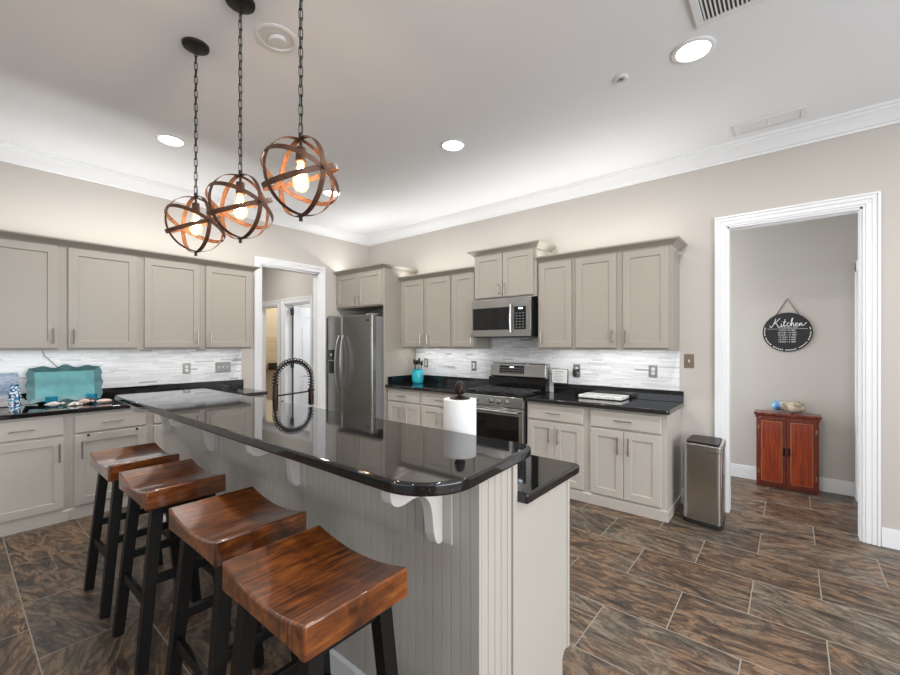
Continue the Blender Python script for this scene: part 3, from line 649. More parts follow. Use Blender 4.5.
z = 1.172; at(MB().box(-2.50, -2.45, bgq(z)-.003, bgq(z)-.0012, z, z+.014), rg).build('clock_digits', M['display'], bg, smooth=0)

# ------------------------------------------------------------------ over-the-range microwave
mw = thing('microwave', 'stainless over-the-range microwave with black door window and keypad', 'microwave', (-2.46, 4.0, 1.52))
mx0, mx1, my0, mz0, mz1 = -2.842, -2.084, 3.835, 1.523, 1.942
at(MB().box(mx0, mx1, my0+.03, 4.24, mz0, mz1), mw).build('body', M['black'], mw, smooth=0, bevel=.003)
p = [(mx0, my0+.029), (mx0, my0+.012)]+[(mx0+(mx1-mx0)*t, my0+.012-.016*math.sin(PI*t)) for t in [i/12 for i in range(1, 12)]]+[(mx1, my0+.012), (mx1, my0+.029)]
def mfront(x): return my0+.012-.016*math.sin(PI*(x-mx0)/(mx1-mx0))
fd = at(MB().prism(p, 'z', mz0+.004, mz1-.002), mw).build('door', M['steel'], mw, smooth=30, bevel=.002)
def mpanel(x0, x1, z0, z1, e=.002):
    xs = [x0+(x1-x0)*i/8 for i in range(9)]
    pp = [(x, mfront(x)-e) for x in xs]+[(x, mfront(x)+.003) for x in xs[::-1]]
    return at(MB().prism(pp, 'z', z0, z1), mw)
mpanel(mx0+.018, -2.335, 1.60, 1.845).build('window', M['blackglass'], fd, smooth=30)
mpanel(-2.275, mx1-.055, 1.60, 1.845).build('keypad', M['blackglass'], fd, smooth=30)
b = MB()
for i in range(3):
    for j in range(6):
        x = -2.255+i*.038; z = 1.62+j*.03; b.box(x, x+.02, mfront(x)-.0032, mfront(x)-.0015, z, z+.007)
at(b, mw).build('keypad_marks', M['ink'], fd, smooth=0)
at(MB().box(-2.235, -2.175, mfront(-2.2)-.0034, mfront(-2.2)-.0018, 1.815, 1.832), mw).build('clock_digits', M['display'], fd, smooth=0)
h = MB().tube([(-2.305, mfront(-2.3)-.032, 1.57), (-2.305, mfront(-2.3)-.04, 1.72), (-2.305, mfront(-2.3)-.032, 1.87)], .011, 10)
for z in (1.59, 1.85): h.tube([(-2.305, mfront(-2.3)-.001, z), (-2.305, mfront(-2.3)-.033, z)], .008, 8)
at(h, mw).build('handle', M['steel'], fd)
at(MB().box(mx0+.03, mx1-.03, my0+.05, 4.22, mz0-.004, mz0-.0005), mw).build('bottom_grille', M['black'], mw, smooth=0)

# ------------------------------------------------------------------ pendants over the bar
def make_pendant():
    r = thing('pendant_light', '', 'pendant light'); R = .157; zc = 2.119
    MB().lathe([(.0, ZC-.022), (.045, ZC-.022), (.066, ZC-.014), (.068, ZC-.001), (0, ZC-.001)], n=32, cap=False).build('canopy', M['chainblack'], r)
    ch = MB(); z1 = ZC-.022; z0 = zc+R+.018; n = 21; pitch = (z1-z0)/n
    for i in range(n):
        zc_ = z0+(i+.5)*pitch; hl = pitch*.5+.0045; rr = .0085; pts = []
        for k in range(12):
            a = 2*PI*k/12; u, vv = rr*math.cos(a), (hl-rr)*(1 if math.sin(a) > 0 else -1)+rr*math.sin(a)
            if abs(math.sin(a)) < 1e-6: vv = 0
            pts.append((u, 0, zc_+vv) if i % 2 else (0, u, zc_+vv))
        ch.tube(pts, .0021, 6, closed=True)
    ch.tube([(.003, .001, z0), (-.003, 0, (z0+z1)/2), (.002, 0, z1)], .0018, 6)
    ch.build('chain', M['chainblack'], r)
    def band(rad, rot, wd=.0095, th=.0012):
        b = MB(); n = 64; vs = []
        for k in range(n):
            a = 2*PI*k/n; c_, s_ = math.cos(a), math.sin(a)
            for q, e in ((-th, -wd), (th, -wd), (th, wd), (-th, wd)): vs.append(((rad+q)*c_, (rad+q)*s_, e))
        fs = [(k*4+j, k*4+(j+1) % 4, ((k+1) % n)*4+(j+1) % 4, ((k+1) % n)*4+j) for k in range(n) for j in range(4)]
        b.add(vs, fs).xf(Matrix.Translation((0, 0, zc)) @ rot); return b
    Rx = lambda a: Matrix.Rotation(math.radians(a), 4, 'X'); Rz = lambda a: Matrix.Rotation(math.radians(a), 4, 'Z'); Ry = lambda a: Matrix.Rotation(math.radians(a), 4, 'Y')
    for rad, rot in ((R, Rx(90)), (R-.006, Rz(90) @ Rx(90)), (R-.0035, Rx(25)), (R-.0015, Rx(-25))):
        band(rad, rot, .0105).build('band', M['band'], r, smooth=40)
    for a in (0, PI): MB().tube([(math.cos(a)*(R-.009), 0, zc), (math.cos(a)*(R+.010), 0, zc)], .008, 12).build('rivet', M['band'], r)
    MB().tube([(0, 0, zc+R-.004), (0, 0, zc+R+.020)], .009, 12).build('loop', M['chainblack'], r)
    MB().tube([(0, 0, zc-R-.020), (0, 0, zc-R+.004)], [.008, .006], 12).build('finial', M['chainblack'], r)
    MB().lathe([(.006, zc+R-.005), (.006, zc+.125), (.019, zc+.118), (.021, zc+.065), (.017, zc+.060)], n=20).build('socket', M['band'], r)
    prof = [(.013, zc+.060), (.014, zc+.048), (.020, zc+.030), (.029, zc+.005), (.032, zc-.018), (.029, zc-.040), (.018, zc-.056), (.002, zc-.061)]
    bl = MB().lathe(prof, n=28, cap=False).build('bulb', M['bulbglass'], r, smooth=60)
    f = MB()
    for k in range(6):
        a = 2*PI*k/6; f.tube([(.007*math.cos(a), .007*math.sin(a), zc+.045), (.013*math.cos(a+.3), .013*math.sin(a+.3), zc+.0), (.014*math.cos(a+.5), .014*math.sin(a+.5), zc-.035)], .0016, 6)
    f.build('filament', M['filament'], bl)
    return r
pd0 = make_pendant()
plabels = ['globe pendant lamp with brown bands hanging closest to the camera', 'globe pendant lamp with brown bands hanging in the middle of the three', 'globe pendant lamp with brown bands hanging farthest, before the left wall']
for i, (x, y, dz, rz) in enumerate([(-1.530, .908, 0, 0), (-2.090, .915, 0, 9), (-2.592, .890, -.006, 5)]):
    o = pd0 if i == 0 else copy_tree(pd0)
    o.location = (x, y, 0); o.rotation_euler = (0, 0, math.radians(rz)); o['label'] = plabels[i]; o['group'] = 'globe pendants over the bar'
    l = bpy.data.lights.new('pendant_bulb', 'POINT'); l.energy = 4; l.color = (1, .70, .42); l.shadow_soft_size = .022
    lo = bpy.data.objects.new('pendant_bulb', l); lo.location = (x, y, 2.110); C.objects.link(lo)

# ------------------------------------------------------------------ ceiling fixtures
def downlight(x, y, label, lit=True, power=21):
    r = thing('recessed_light', label, 'ceiling light', (x, y, ZC), 0, 'recessed ceiling lights')
    R = .110
    MB().lathe([(R, -.001), (R, -.006), (R-.008, -.010), (.088, -.010), (.084, -.004), (.084, -.001)], n=40, cap=False).build('trim_ring', M['trim'], r)
    if lit:
        MB().lathe([(.0, -.0035), (.0835, -.0035), (.0835, -.001)], n=40, cap=False).build('lens', M['lamp'], r, label='glowing lens')
        l = bpy.data.lights.new('downlight', 'AREA'); l.shape = 'DISK'; l.size = .14; l.energy = power; l.color = WARM if 0 else LED
        o = bpy.data.objects.new('downlight', l); o.location = (x, y, ZC-.014); C.objects.link(o)
    else:
        MB().lathe([(.083, -.002), (.05, -.005), (.0, -.006)], n=40, cap=False).build('gimbal_plate', M['trim'], r)
        MB().lathe([(.0, -.022), (.040, -.022), (.046, -.014), (.046, -.0065)], n=32, cap=False).xf(Matrix.Rotation(.16, 4, 'X')).build('eyeball', M['white'], r, smooth=50, label='unlit white eyeball lamp')
    return r
downlight(-3.952, 1.172, 'lit recessed ceiling light above the left counter, before the first pendant')
downlight(-3.952, 2.72, 'lit recessed ceiling light seen through the nearest pendant, toward the left doorway')
downlight(-2.209, 2.72, 'lit recessed ceiling light in mid ceiling before the microwave')
downlight(-.433, 2.717, 'large-looking lit recessed ceiling light near the ceiling return grille')
downlight(-2.185, 1.153, 'unlit recessed eyeball light between the pendant chains', False)
for x, y in ((-.433, 1.15), (-.433, -1.2), (-2.2, -1.2), (-3.95, -1.2), (1.4, 1.15), (1.4, 2.72)):
    l = bpy.data.lights.new('downlight', 'AREA'); l.shape = 'DISK'; l.size = .14; l.energy = 14 if y > 0 else 6; l.color = LED
    o = bpy.data.objects.new('downlight', l); o.location = (x, y, ZC-.014); C.objects.link(o)
d = thing('smoke_detector', 'small round white ceiling sprinkler cover near the recessed light', 'detector', (-.831, 2.712, ZC))
MB().lathe([(.045, -.001), (.045, -.006), (.036, -.012), (.026, -.012), (.024, -.008), (0, -.008)], n=32, cap=False).build('cover', M['white'], d)
MB().lathe([(.014, -.0085), (.014, -.018), (.008, -.020), (0, -.020)], n=20, cap=False).build('sensor', M['plate'], d)
def vent(label, x0, x1, y0, y1, bars, along, dark, fr=.03):
    r = thing('ceiling_vent', label, 'vent', ((x0+x1)/2, (y0+y1)/2, ZC)); cx, cy = (x0+x1)/2, (y0+y1)/2
    b = MB()
    for a in ((x0, x1, y0, y0+fr), (x0, x1, y1-fr, y1), (x0, x0+fr, y0+fr, y1-fr), (x1-fr, x1, y0+fr, y1-fr)): b.box(a[0]-cx, a[1]-cx, a[2]-cy, a[3]-cy, -.012, -.001)
    if along == 'x': b.box(-.008, .008, y0+fr-cy, y1-fr-cy, -.010, -.002)
    b.build('frame', M['trim'], r, smooth=0, bevel=.003)
    MB().box(x0+fr-cx, x1-fr-cx, y0+fr-cy, y1-fr-cy, -.0022, -.001).build('backing', dark, r, smooth=0)
    s = MB(); n = bars
    for k in range(n):
        if along == 'x':
            y = y0+fr+(y1-y0-2*fr)*(k+.5)/n-cy; s.add([(x0+fr-cx, y-.006, -.003), (x1-fr-cx, y-.006, -.003), (x1-fr-cx, y+.004, -.010), (x0+fr-cx, y+.004, -.010)], [(0, 1, 2, 3)])
        else:
            x = x0+fr+(x1-x0-2*fr)*(k+.5)/n-cx; s.box(x-.0035, x+.0035, y0+fr-cy, y1-fr-cy, -.011, -.0025)
    s.build('louvers', M['trim'], r, smooth=0)
    return r
M['ventdark'] = plain('vent_duct_dark', (.10, .10, .10), .8); M['ventgrey'] = plain('vent_duct_grey', (.34, .34, .34), .7)
vent('large white ceiling return grille at the top edge of the photo', -.385, .28, 2.08, 2.535, 34, 'y', M['ventdark'], .035)
vent('narrow white ceiling supply vent beside the crown molding', -.345, .085, 3.85, 4.045, 9, 'x', M['ventgrey'], .03)

# ------------------------------------------------------------------ wall plates
def plate(name, label, cat, loc, rz, w_, h_, kind, n=1, mat=None):
    r = thing(name, label, cat, loc, rz)
    MB().box(-w_/2, w_/2, -.006, -.0005, -h_/2, h_/2).build('cover_plate', mat or M['plate'], r, smooth=0, bevel=.002)
    for i in range(n):
        x = (i-(n-1)/2)*.046
        if kind == 'outlet':
            for dz in (-.020, .020):
                MB().lathe([(0, 0), (.0165, 0), (.0165, .002), (0, .002)], n=20, cap=False).xf(Matrix.Translation((x, -.0065, dz)) @ Matrix.Rotation(PI/2, 4, 'X')).build('socket_face', M['white'], r)
                MB().box(x-.007, x-.005, -.0092, -.0086, dz-.005, dz+.005).box(x+.005, x+.007, -.0092, -.0086, dz-.005, dz+.005).build('slots', M['black'], r, smooth=0)
        else:
            MB().box(x-.0055, x+.0055, -.008, -.0062, -.012, .012).box(x-.004, x+.004, -.018, -.0082, .000, .008).build('toggle', M['white'], r, smooth=0, bevel=.001)
    return r
plate('wall_outlet', 'nickel wall outlet on left backsplash between tray and triple switch', 'outlet', (XL+.0095, 1.68, 1.175), PI/2, .075, .118, 'outlet')
plate('light_switch', 'nickel triple light switch plate on the left backsplash', 'switch', (XL+.0095, 2.06, 1.173), PI/2, .17, .120, 'switch', 3)
plate('wall_outlet', 'nickel wall outlet on backsplash right of the turquoise crock', 'outlet', (-3.925, YW-.0095, 1.185), 0, .075, .120, 'outlet', mat=M['plate'])
plate('wall_outlet', 'nickel wall outlet on backsplash just left of the range', 'outlet', (-3.10, YW-.0095, 1.17), 0, .075, .125, 'outlet')
plate('wall_outlet', 'nickel wall outlet above the marble board, near the right wall cabinet', 'outlet', (-1.005, YW-.0095, 1.188), 0, .075, .115, 'outlet')
po = plate('wall_outlet', 'nickel wall outlet with a black plug-in, beside the framed card', 'outlet', (-1.752, YW-.0095, 1.163), 0, .076, .140, 'outlet')
p = thing('plug_in', 'black oval plug-in device in the outlet beside the framed card', 'plug-in', (-1.765, YW-.0195, 1.150))
MB().ball((0, -.018, -.008), .024, .017, .046, 18, 12).build('housing', M['black'], p)
MB().tube([(.030, -.006, .02), (.030, -.022, .02)], .012, 14).build('dial', M['rubber'], p)
plate('light_switch', 'bronze single light switch on the wall by the right doorway', 'switch', (-.708, YW-.0005, 1.292), 0, .078, .124, 'switch', 1, plain('bronze_plate', (.22, .17, .13), .35, .8))

# ------------------------------------------------------------------ things on the range-wall counters
ck = thing('utensil_crock', 'turquoise ceramic utensil crock on the counter by the refrigerator panel', 'crock', (-3.905, 4.05, .9145))
MB().lathe([(0, 0), (.062, 0), (.074, .010), (.080, .05), (.079, .12), (.074, .158), (.067, .170), (.070, .182), (.071, .188), (.064, .188), (.061, .170), (.068, .12), (.066, .02), (0, .015)], n=36, cap=False).build('pot', M['crock'], ck, smooth=50)
for i, (dx, dy, tilt, ln) in enumerate([(-.022, .01, -.20, .30), (-.015, -.02, -.12, .315), (.005, .02, .02, .325), (.018, -.015, .12, .31), (.024, .01, .20, .295), (0, 0, -.06, .30)]):
    u = tag(MB().tube([(0, 0, .0), (0, 0, ln-.07)], .005, 8).ball((0, 0, ln-.045), .024, .008, .036, 14, 8).xf(Matrix.Rotation(tilt, 4, 'Y')).build('cooking_utensil', M['black'], smooth=50),
        ['black cooking utensil leaning farthest left in the turquoise crock', 'black cooking utensil second from the left in the turquoise crock', 'black cooking utensil standing upright in the turquoise crock', 'black cooking utensil leaning slightly right in the turquoise crock', 'black cooking utensil leaning farthest right in the turquoise crock', 'black cooking utensil in the centre of the turquoise crock'][i], 'utensil', 'utensils in the turquoise crock')
    u.location = (-3.905+dx*.6, 4.05+dy, .940)
cd = thing('framed_card', 'small white printed card standing on the ledge right of the range', 'card', (-1.938, 4.222, 1.0175))
MB().box(-.094, .094, -.004, .004, 0, .158).xf(Matrix.Rotation(-.05, 4, 'X')).build('frame', M['black'], cd, smooth=0, bevel=.002)
MB().box(-.088, .088, -.0052, -.0042, .006, .152).xf(Matrix.Rotation(-.05, 4, 'X')).build('paper', M['signwhite'], cd, smooth=0)
b = MB(); b.box(-.055, .055, -.0058, -.0053, .122, .130)
for k in range(6):
    z = .105-k*.016; b.box(-.065, -.065+.13*(.62+.35*rnd.random()), -.0058, -.0053, z, z+.0035)
b.xf(Matrix.Rotation(-.05, 4, 'X')).build('print', M['ink'], cd, smooth=0)
br = thing('marble_board', 'white marble serving board on the right counter', 'serving board', (-1.415, 4.10, .9145))
MB().box(-.205, .205, -.14, .10, .006, .034).build('slab', M['marble'], br, smooth=0, bevel=.004)
for sx in (-.17, .17):
    for sy in (-.11, .07): MB().lathe([(.012, 0), (.012, .0058)], sx, sy, 12).build('foot', M['rubber'], br)
# paper towel roll on the lower island counter
pt = thing('paper_towel_holder', 'dark bronze paper towel holder with leafy finial behind the bar', 'paper towel holder', (-1.165, 1.485, .9145))
MB().lathe([(0, 0), (.075, 0), (.078, .006), (.06, .012), (0, .014)], n=36, cap=False).build('base', M['bronze'], pt, smooth=40)
MB().tube([(0, 0, .012), (0, 0, .292)], .007, 12).build('rod', M['bronze'], pt)
f = MB().lathe([(0, .281), (.046, .281), (.048, .285), (.030, .290), (.010, .296), (.010, .306)], n=28, cap=False)
f.ball((0, 0, .330), .024, .024, .030, 16, 10)
for k in range(6):
    a = k*PI/3; f.ball((.016*math.cos(a), .016*math.sin(a), .318), .011, .011, .016, 10, 6); f.ball((.012*math.cos(a+.5), .012*math.sin(a+.5), .342), .009, .009, .013, 10, 6)
f.build('finial', M['bronze'], pt, smooth=60)
tr = tag(MB().lathe([(.020, .016), (.0735, .016), (.0745, .02), (.0745, .276), (.0735, .280), (.020, .280), (.020, .016)], n=48, cap=False).build('paper_towel_roll', M['paper'], smooth=40), 'white paper towel roll on the holder behind the bar', 'paper towel'); tr.location = pt.location
# kitchen faucet with coil-wrapped arch on the lower island counter
fx_, fy_ = -2.79, 1.46
fc_ = thing('kitchen_faucet', 'dark bronze pull-down spring faucet arching behind the bar', 'faucet', (fx_, fy_, .9145))
MB().lathe([(0, 0), (.032, 0), (.032, .008), (.022, .02), (.020, .10), (.018, .235), (.014, .245)], n=24).build('body', M['bronze'], fc_)
path = [(0, 0, .24)]
ra, zt_ = .140, .265
for k in range(17):
    a = PI-PI*k/16; path.append((0, ra+ra*math.cos(a), zt_+ra*math.sin(a)*1.02))
path.append((0, 2*ra, .20))
MB().tube(path, .008, 10).build('hose', M['rubber'], fc_)
L = [Vector(p_) for p_ in path]; cum = [0]
for i in range(1, len(L)): cum.append(cum[-1]+(L[i]-L[i-1]).length)
def atlen(s_):
    for i in range(1, len(L)):
        if s_ <= cum[i]: t = (s_-cum[i-1])/(cum[i]-cum[i-1]); return L[i-1].lerp(L[i], t), (L[i]-L[i-1]).normalized()
    return L[-1], (L[-1]-L[-2]).normalized()
cpts = []; turns = 24; tot = cum[-1]*.985
for k in range(turns*8+1):
    s_ = tot*k/(turns*8); p_, t_ = atlen(s_); sd = Vector((1, 0, 0)); up = t_.cross(sd); a = 2*PI*k/8
    cpts.append(p_+(sd*math.cos(a)+up*math.sin(a))*.0205)
MB().tube(cpts, .0038, 6).build('spring', M['bronze'], fc_)
MB().lathe([(.016, .075), (.020, .08), (.020, .15), (.014, .20), (.013, .215)], 0, 2*ra, 20).build('spray_head', M['bronze'], fc_)
MB().tube([(0, 0, .165), (0, 2*ra-.02, .176)], .006, 10).tube([(0, 2*ra, .178), (0, 2*ra, .196)], .024, 18).build('support_arm', M['bronze'], fc_)
MB().tube([(.018, 0, .10), (.06, 0, .11), (.10, 0, .14)], [.010, .007, .005], 10).build('lever', M['bronze'], fc_)

# ------------------------------------------------------------------ things on the left counter
Z0 = .9145
cv = thing('canvas_picture', 'small blue and sand coloured seascape canvas leaning at the left edge', 'picture', (-5.092, .240, Z0+.002))
MB().box(-.012, .012, -.145, .145, 0, .285).xf(Matrix.Translation((0,0,.001)) @ Matrix.Rotation(-.10, 4, 'Y')).build('canvas', M['canvas'], cv, smooth=0, bevel=.002)
# scalloped teal tray leaning on the backsplash
ty = thing('serving_tray', 'teal rectangular tray with scalloped rim leaning on the left backsplash', 'tray', (-5.035, .675, Z0))
hw_, hh_ = .235, .150
def outline(k):
    pts = []; n = 120
    for i in range(n):
        t = i/n*4; s_, q = int(t), t-int(t)
        sc = lambda q: 1+k*(.030*math.cos(2*PI*q*3)-.020*abs(math.sin(PI*q*2)))
        if s_ == 0: x, z = -hw_+2*hw_*q, -hh_*1.0-k*.012*math.cos(6*PI*q)*math.sin(PI*q)
        elif s_ == 1: x, z = hw_+k*(.012*math.sin(3*PI*q)**2+.012*math.sin(PI*q)), -hh_+2*hh_*q
        elif s_ == 2: x, z = hw_-2*hw_*q, hh_+k*(.020*math.sin(PI*q)*math.cos(6*PI*q+PI)*.8+.010*math.sin(PI*q))
        else: x, z = -hw_-k*(.012*math.sin(3*PI*q)**2+.012*math.sin(PI*q)), hh_-2*hh_*q
        pts.append((x, z))
    return pts
rim = outline(1); inn = [(x*.84, z*.76) for x, z in outline(.0)]
def loopy(b, A, ya, B, yb):
    n = len(A); b.add([(ya, x, z) for x, z in A]+[(yb, x, z) for x, z in B], [(i, (i+1) % n, (i+1) % n+n, i+n) for i in range(n)])
TM = Matrix.Translation((0, 0, hh_+.022)) @ Matrix.Rotation(-.16, 4, 'Y')
b = MB(); loopy(b, rim, .020, inn, 0); loopy(b, rim, .020, rim, .014); loopy(b, rim, .014, inn, -.006)
b.xf(TM).build('rim', M['traydark'], ty, smooth=50)
b = MB(); n = len(inn); b.add([(0, x, z) for x, z in inn]+[(-.006, x, z) for x, z in inn], [list(range(n)), list(range(n, 2*n))[::-1]])
b.xf(TM).build('tray_floor', M['tray'], ty, smooth=0)
MB().box(-.03, .03, -.06, .06, 0, .012).box(-.03, -.022, -.06, .06, .012, .03).box(.022, .03, -.06, .06, .012, .03).build('stand', M['traydark'], ty, smooth=0)
vs_ = thing('mosaic_vase', 'tall blue and white glass mosaic vase at the left counter edge', 'vase', (-4.72, .335, Z0))
MB().lathe([(0, 0), (.030, 0), (.036, .02), (.037, .10), (.033, .17), (.024, .20), (.022, .212), (.018, .212), (.020, .19), (0, .02)], n=32, cap=False).build('body', M['chips'], vs_, smooth=50)
for i, (x, y, lb) in enumerate([(-4.93, .57, 'turquoise glass votive cup before the left half of the teal tray'), (-4.93, .835, 'turquoise glass votive cup before the right half of the teal tray')]):
    v_ = thing('votive_cup', lb, 'votive cup', (x, y, Z0), 0, 'turquoise glass votive cups')
    MB().lathe([(0, 0), (.034, 0), (.040, .01), (.042, .075), (.038, .075), (.036, .014), (0, .012)], n=32, cap=False).build('glass', M['blueglass'], v_, smooth=50)
def spindle(name, loc, rz, ln, r_, mat, label, cat='seashell'):
    b = MB(); n = 18; pts = []; rr = []
    for k in range(n+1):
        t = k/n; pts.append((-ln/2+ln*t, 0, r_*1.18)); rr.append(max(.0015, r_*(math.sin(PI*min(t*1.25, 1)**1.1) if t < .8 else math.sin(PI*.8)*(1-t)/.2+.05)*(1+.15*math.sin(k*2.4))))
    b.tube(pts, rr, 12); o = b.build(name, mat, smooth=50); o.location = loc; o.rotation_euler = (0, 0, rz); return tag(o, label, cat)
spindle('seashell', (-4.79, .575, Z0), PI/2+.15, .14, .021, M['shell'], 'long pale spindle seashell below the left votive cup')
spindle('seashell', (-4.80, .775, Z0), PI/2-.35, .12, .022, M['shellpink'], 'pinkish spindle seashell between the starfish and the clam shell')
b = MB(); arms = []
for k in range(5):
    a = 2*PI*k/5+.3
    b.tube([(0, 0, .018), (.025*math.cos(a), .025*math.sin(a), .0135), (.055*math.cos(a), .055*math.sin(a), .006)], [.017, .012, .004], 10)
b.ball((0, 0, .0175), .018, .018, .012)
o = b.xf(Matrix.Rotation(.0, 4, 'Y')).build('starfish', M['shell'], smooth=60); o.location = (-4.77, .695, Z0); tag(o, 'white starfish lying on the left counter between two spindle shells', 'starfish')
o = MB().ball((0, 0, .027), .035, .042, .026, 20, 12).build('pebble', M['stone'], smooth=60); o.location = (-4.86, .805, Z0); tag(o, 'dark rounded stone behind the pinkish seashell', 'stone')
b = MB(); n = 28
b.ball((0, 0, .018), .040, .055, .018, 28, 10)
b.v = [(x*(1+.05*math.cos(14*math.atan2(y, x))), y*(1+.05*math.cos(14*math.atan2(y, x))), z) for x, y, z in b.v]
o = b.build('clam_shell', M['shellpink'], smooth=60); o.location = (-4.78, .895, Z0); tag(o, 'ribbed pale clam shell at the right of the shell row', 'seashell')
tag(MB().tube([(XL+.03, .535, 1.386), (XL+.022, .55, 1.34), (XL+.020, .60, 1.28), (XL+.020, .66, 1.20), (XL+.03, .70, 1.10), (XL+.045, .70, 1.02)], .0025, 6).build('power_cord', M['black']), 'thin black cord hanging behind the teal tray', 'cord')

# ------------------------------------------------------------------ trash can
tc = thing('trash_can', 'tall brushed steel sensor trash can by the right doorway', 'trash can', (-.551, 3.997, 0))
def rrect(x0, x1, y0, y1, r_): return arc(x1-r_, y0+r_, r_, -PI/2, 0, 6)+arc(x1-r_, y1-r_, r_, 0, PI/2, 6)+arc(x0+r_, y1-r_, r_, PI/2, PI, 6)+arc(x0+r_, y0+r_, r_, PI, 1.5*PI, 6)
def can_ring(k, r_):
    q = [(-.138, -.165), (.143, -.215), (.126, .175), (-.138, .175)]      # front edge a little skewed, corners rounded
    out = []
    for x, y in rrect(-1*k, 1*k, -1*k, 1*k, r_):
        u, v_ = (x+1)/2, (y+1)/2
        out.append(((1-u)*(1-v_)*q[0][0]+u*(1-v_)*q[1][0]+u*v_*q[2][0]+(1-u)*v_*q[3][0], (1-u)*(1-v_)*q[0][1]+u*(1-v_)*q[1][1]+u*v_*q[2][1]+(1-u)*v_*q[3][1]))
    return out
MB().prism(can_ring(1, .26), 'z', .034, .590).build('can_body', M['steel'], tc, smooth=35)
MB().prism(can_ring(1.006, .26), 'z', .001, .0335).build('base_ring', M['rubber'], tc, smooth=35)
MB().prism(can_ring(1.04, .30), 'z', .5905, .645).build('lid_rim', M['steel'], tc, smooth=35, bevel=.008, seg=3)
MB().prism(can_ring(.84, .2), 'z', .6455, .655).build('lid', M['bronze'], tc, smooth=35, bevel=.003, label='dark lid flap')
MB().prism(rrect(.055, .115, -.190, -.166, .011), 'z', .6555, .659).build('sensor', M['black'], tc, smooth=35)

# ------------------------------------------------------------------ hallway: cherry cabinet, ornament, sign
hc = thing('hall_cabinet', 'small cherry red two-door cabinet against the hallway wall', 'cabinet', (-.035, 5.37, 0))
hx0, hx1, hy0, hy1, hh = -.275, .207, 5.285, 5.45, .725
at(MB().box(hx0, hx1, hy0, hy1, .002, hh), hc).build('carcass', M['cherry'], hc, smooth=0, bevel=.003)
at(MB().box(hx0-.020, hx1+.020, hy0-.022, hy1, hh+.0005, hh+.028).box(hx0-.008, hx1+.008, hy0-.010, hy0-.0005, hh-.03, hh-.0005), hc).build('top', M['cherry'], hc, smooth=0, bevel=.006)
for k, (x0, x1, z0, z1) in enumerate(((-.262, -.0365, .035, .700), (-.0335, .194, .035, .700))):
    dd = at(MB().box(x0, x1, hy0-.016, hy0-.0005, z0, z1), hc).build('door', M['cherry'], hc, smooth=0, bevel=.003)
    pp = bead_profile(x0+.035, x1-.035, .016); poly = [(u, hy0-.0195+d_*.4) for u, d_ in pp]+[(x1-.035, hy0-.0165), (x0+.035, hy0-.0165)]
    at(MB().prism(poly, 'z', z0+.035, z1-.035), hc).build('beaded_panel', M['cherry_panel'], dd, smooth=0)
    i_ = MB(); a0, a1, c0, c1 = x0+.030, x1-.030, z0+.030, z1-.030
    for q in ((a0, a1, c0, c0+.005), (a0, a1, c1-.005, c1), (a0, a0+.005, c0, c1), (a1-.005, a1, c0, c1)): i_.box(q[0], q[1], hy0-.018, hy0-.0165, q[2], q[3])
    at(i_, hc).build('inlay', M['inlay'], dd, smooth=0, label='pale inlay line')
    hx = x1-.018 if k == 0 else x0+.018
    at(MB().box(hx-.010, hx+.010, hy0-.0185, hy0-.0165, .335, .415).tube([(hx, hy0-.019, .345), (hx, hy0-.040, .360), (hx, hy0-.040, .392), (hx, hy0-.019, .405)], .005, 8), hc).build('handle', M['bronze'], dd)
    ex = x0+.006 if k == 0 else x1-.006
    for z in (.155, .60):
        at(MB().box(ex-.005, ex+.005, hy0-.020, hy0-.0165, z-.022, z+.022), hc).build('hinge', plain('brass_hinge', (.45, .25, .12), .3, .9), dd, smooth=0)
b = MB(); n = 26; path = []; rad = []
for k in range(n+1):
    t = k/n; path.append((-.135+.27*t, 0, .056+.006*math.sin(5*t))); rad.append(.008+.046*(math.sin(PI*t)**.45)*(1+.13*math.sin(11*t)+.06*math.sin(23*t)))
b.tube(path, rad, 20)
for k in range(7): b.ball((-.10+.035*k, 0, .100+.008*math.sin(k*1.7)), .016, .012, .013, 10, 6)
o = b.build('ornament', M['ornament'], smooth=60); zmin = min(v_.co.z for v_ in o.data.vertices); o.location = (-.02, 5.365, hh+.029-zmin)
tag(o, 'lumpy cream and blue decorative ornament on the cherry cabinet', 'ornament')
# oval sign
def text_mesh(s_, size, depth=.0008, shear=0, bold=0):
    cu = bpy.data.curves.new('t', 'FONT'); cu.body = s_; cu.size = size; cu.extrude = depth; cu.align_x = 'CENTER'; cu.align_y = 'CENTER'; cu.shear = shear; cu.offset = bold
    ob = bpy.data.objects.new('t', cu); C.objects.link(ob); dg = bpy.context.evaluated_depsgraph_get()
    me = bpy.data.meshes.new_from_object(ob.evaluated_get(dg)); bpy.data.objects.remove(ob); bpy.data.curves.remove(cu)
    b = MB().add([tuple(v_.co) for v_ in me.vertices], [list(p_.vertices) for p_ in me.polygons]); bpy.data.meshes.remove(me)
    return b
sg = thing('wall_sign', 'oval black kitchen sign with white lettering on the hallway wall', 'sign', (-.031, HY-.011, 1.566))
ell = [(.200*math.cos(2*PI*k/64), .200*math.sin(2*PI*k/64)) for k in range(64)]
MB().prism(ell, 'y', -.005, .005).build('board', M['signblack'], sg, smooth=30, bevel=.002)
UPR = Matrix.Translation((0, -.0058, 0)) @ Matrix.Rotation(PI/2, 4, 'X')
def put_text(name, s_, size, x, z, **k):
    text_mesh(s_, size, **k).xf(Matrix.Translation((x, 0, z)) @ UPR).build(name, M['signwhite'], sg, smooth=0)
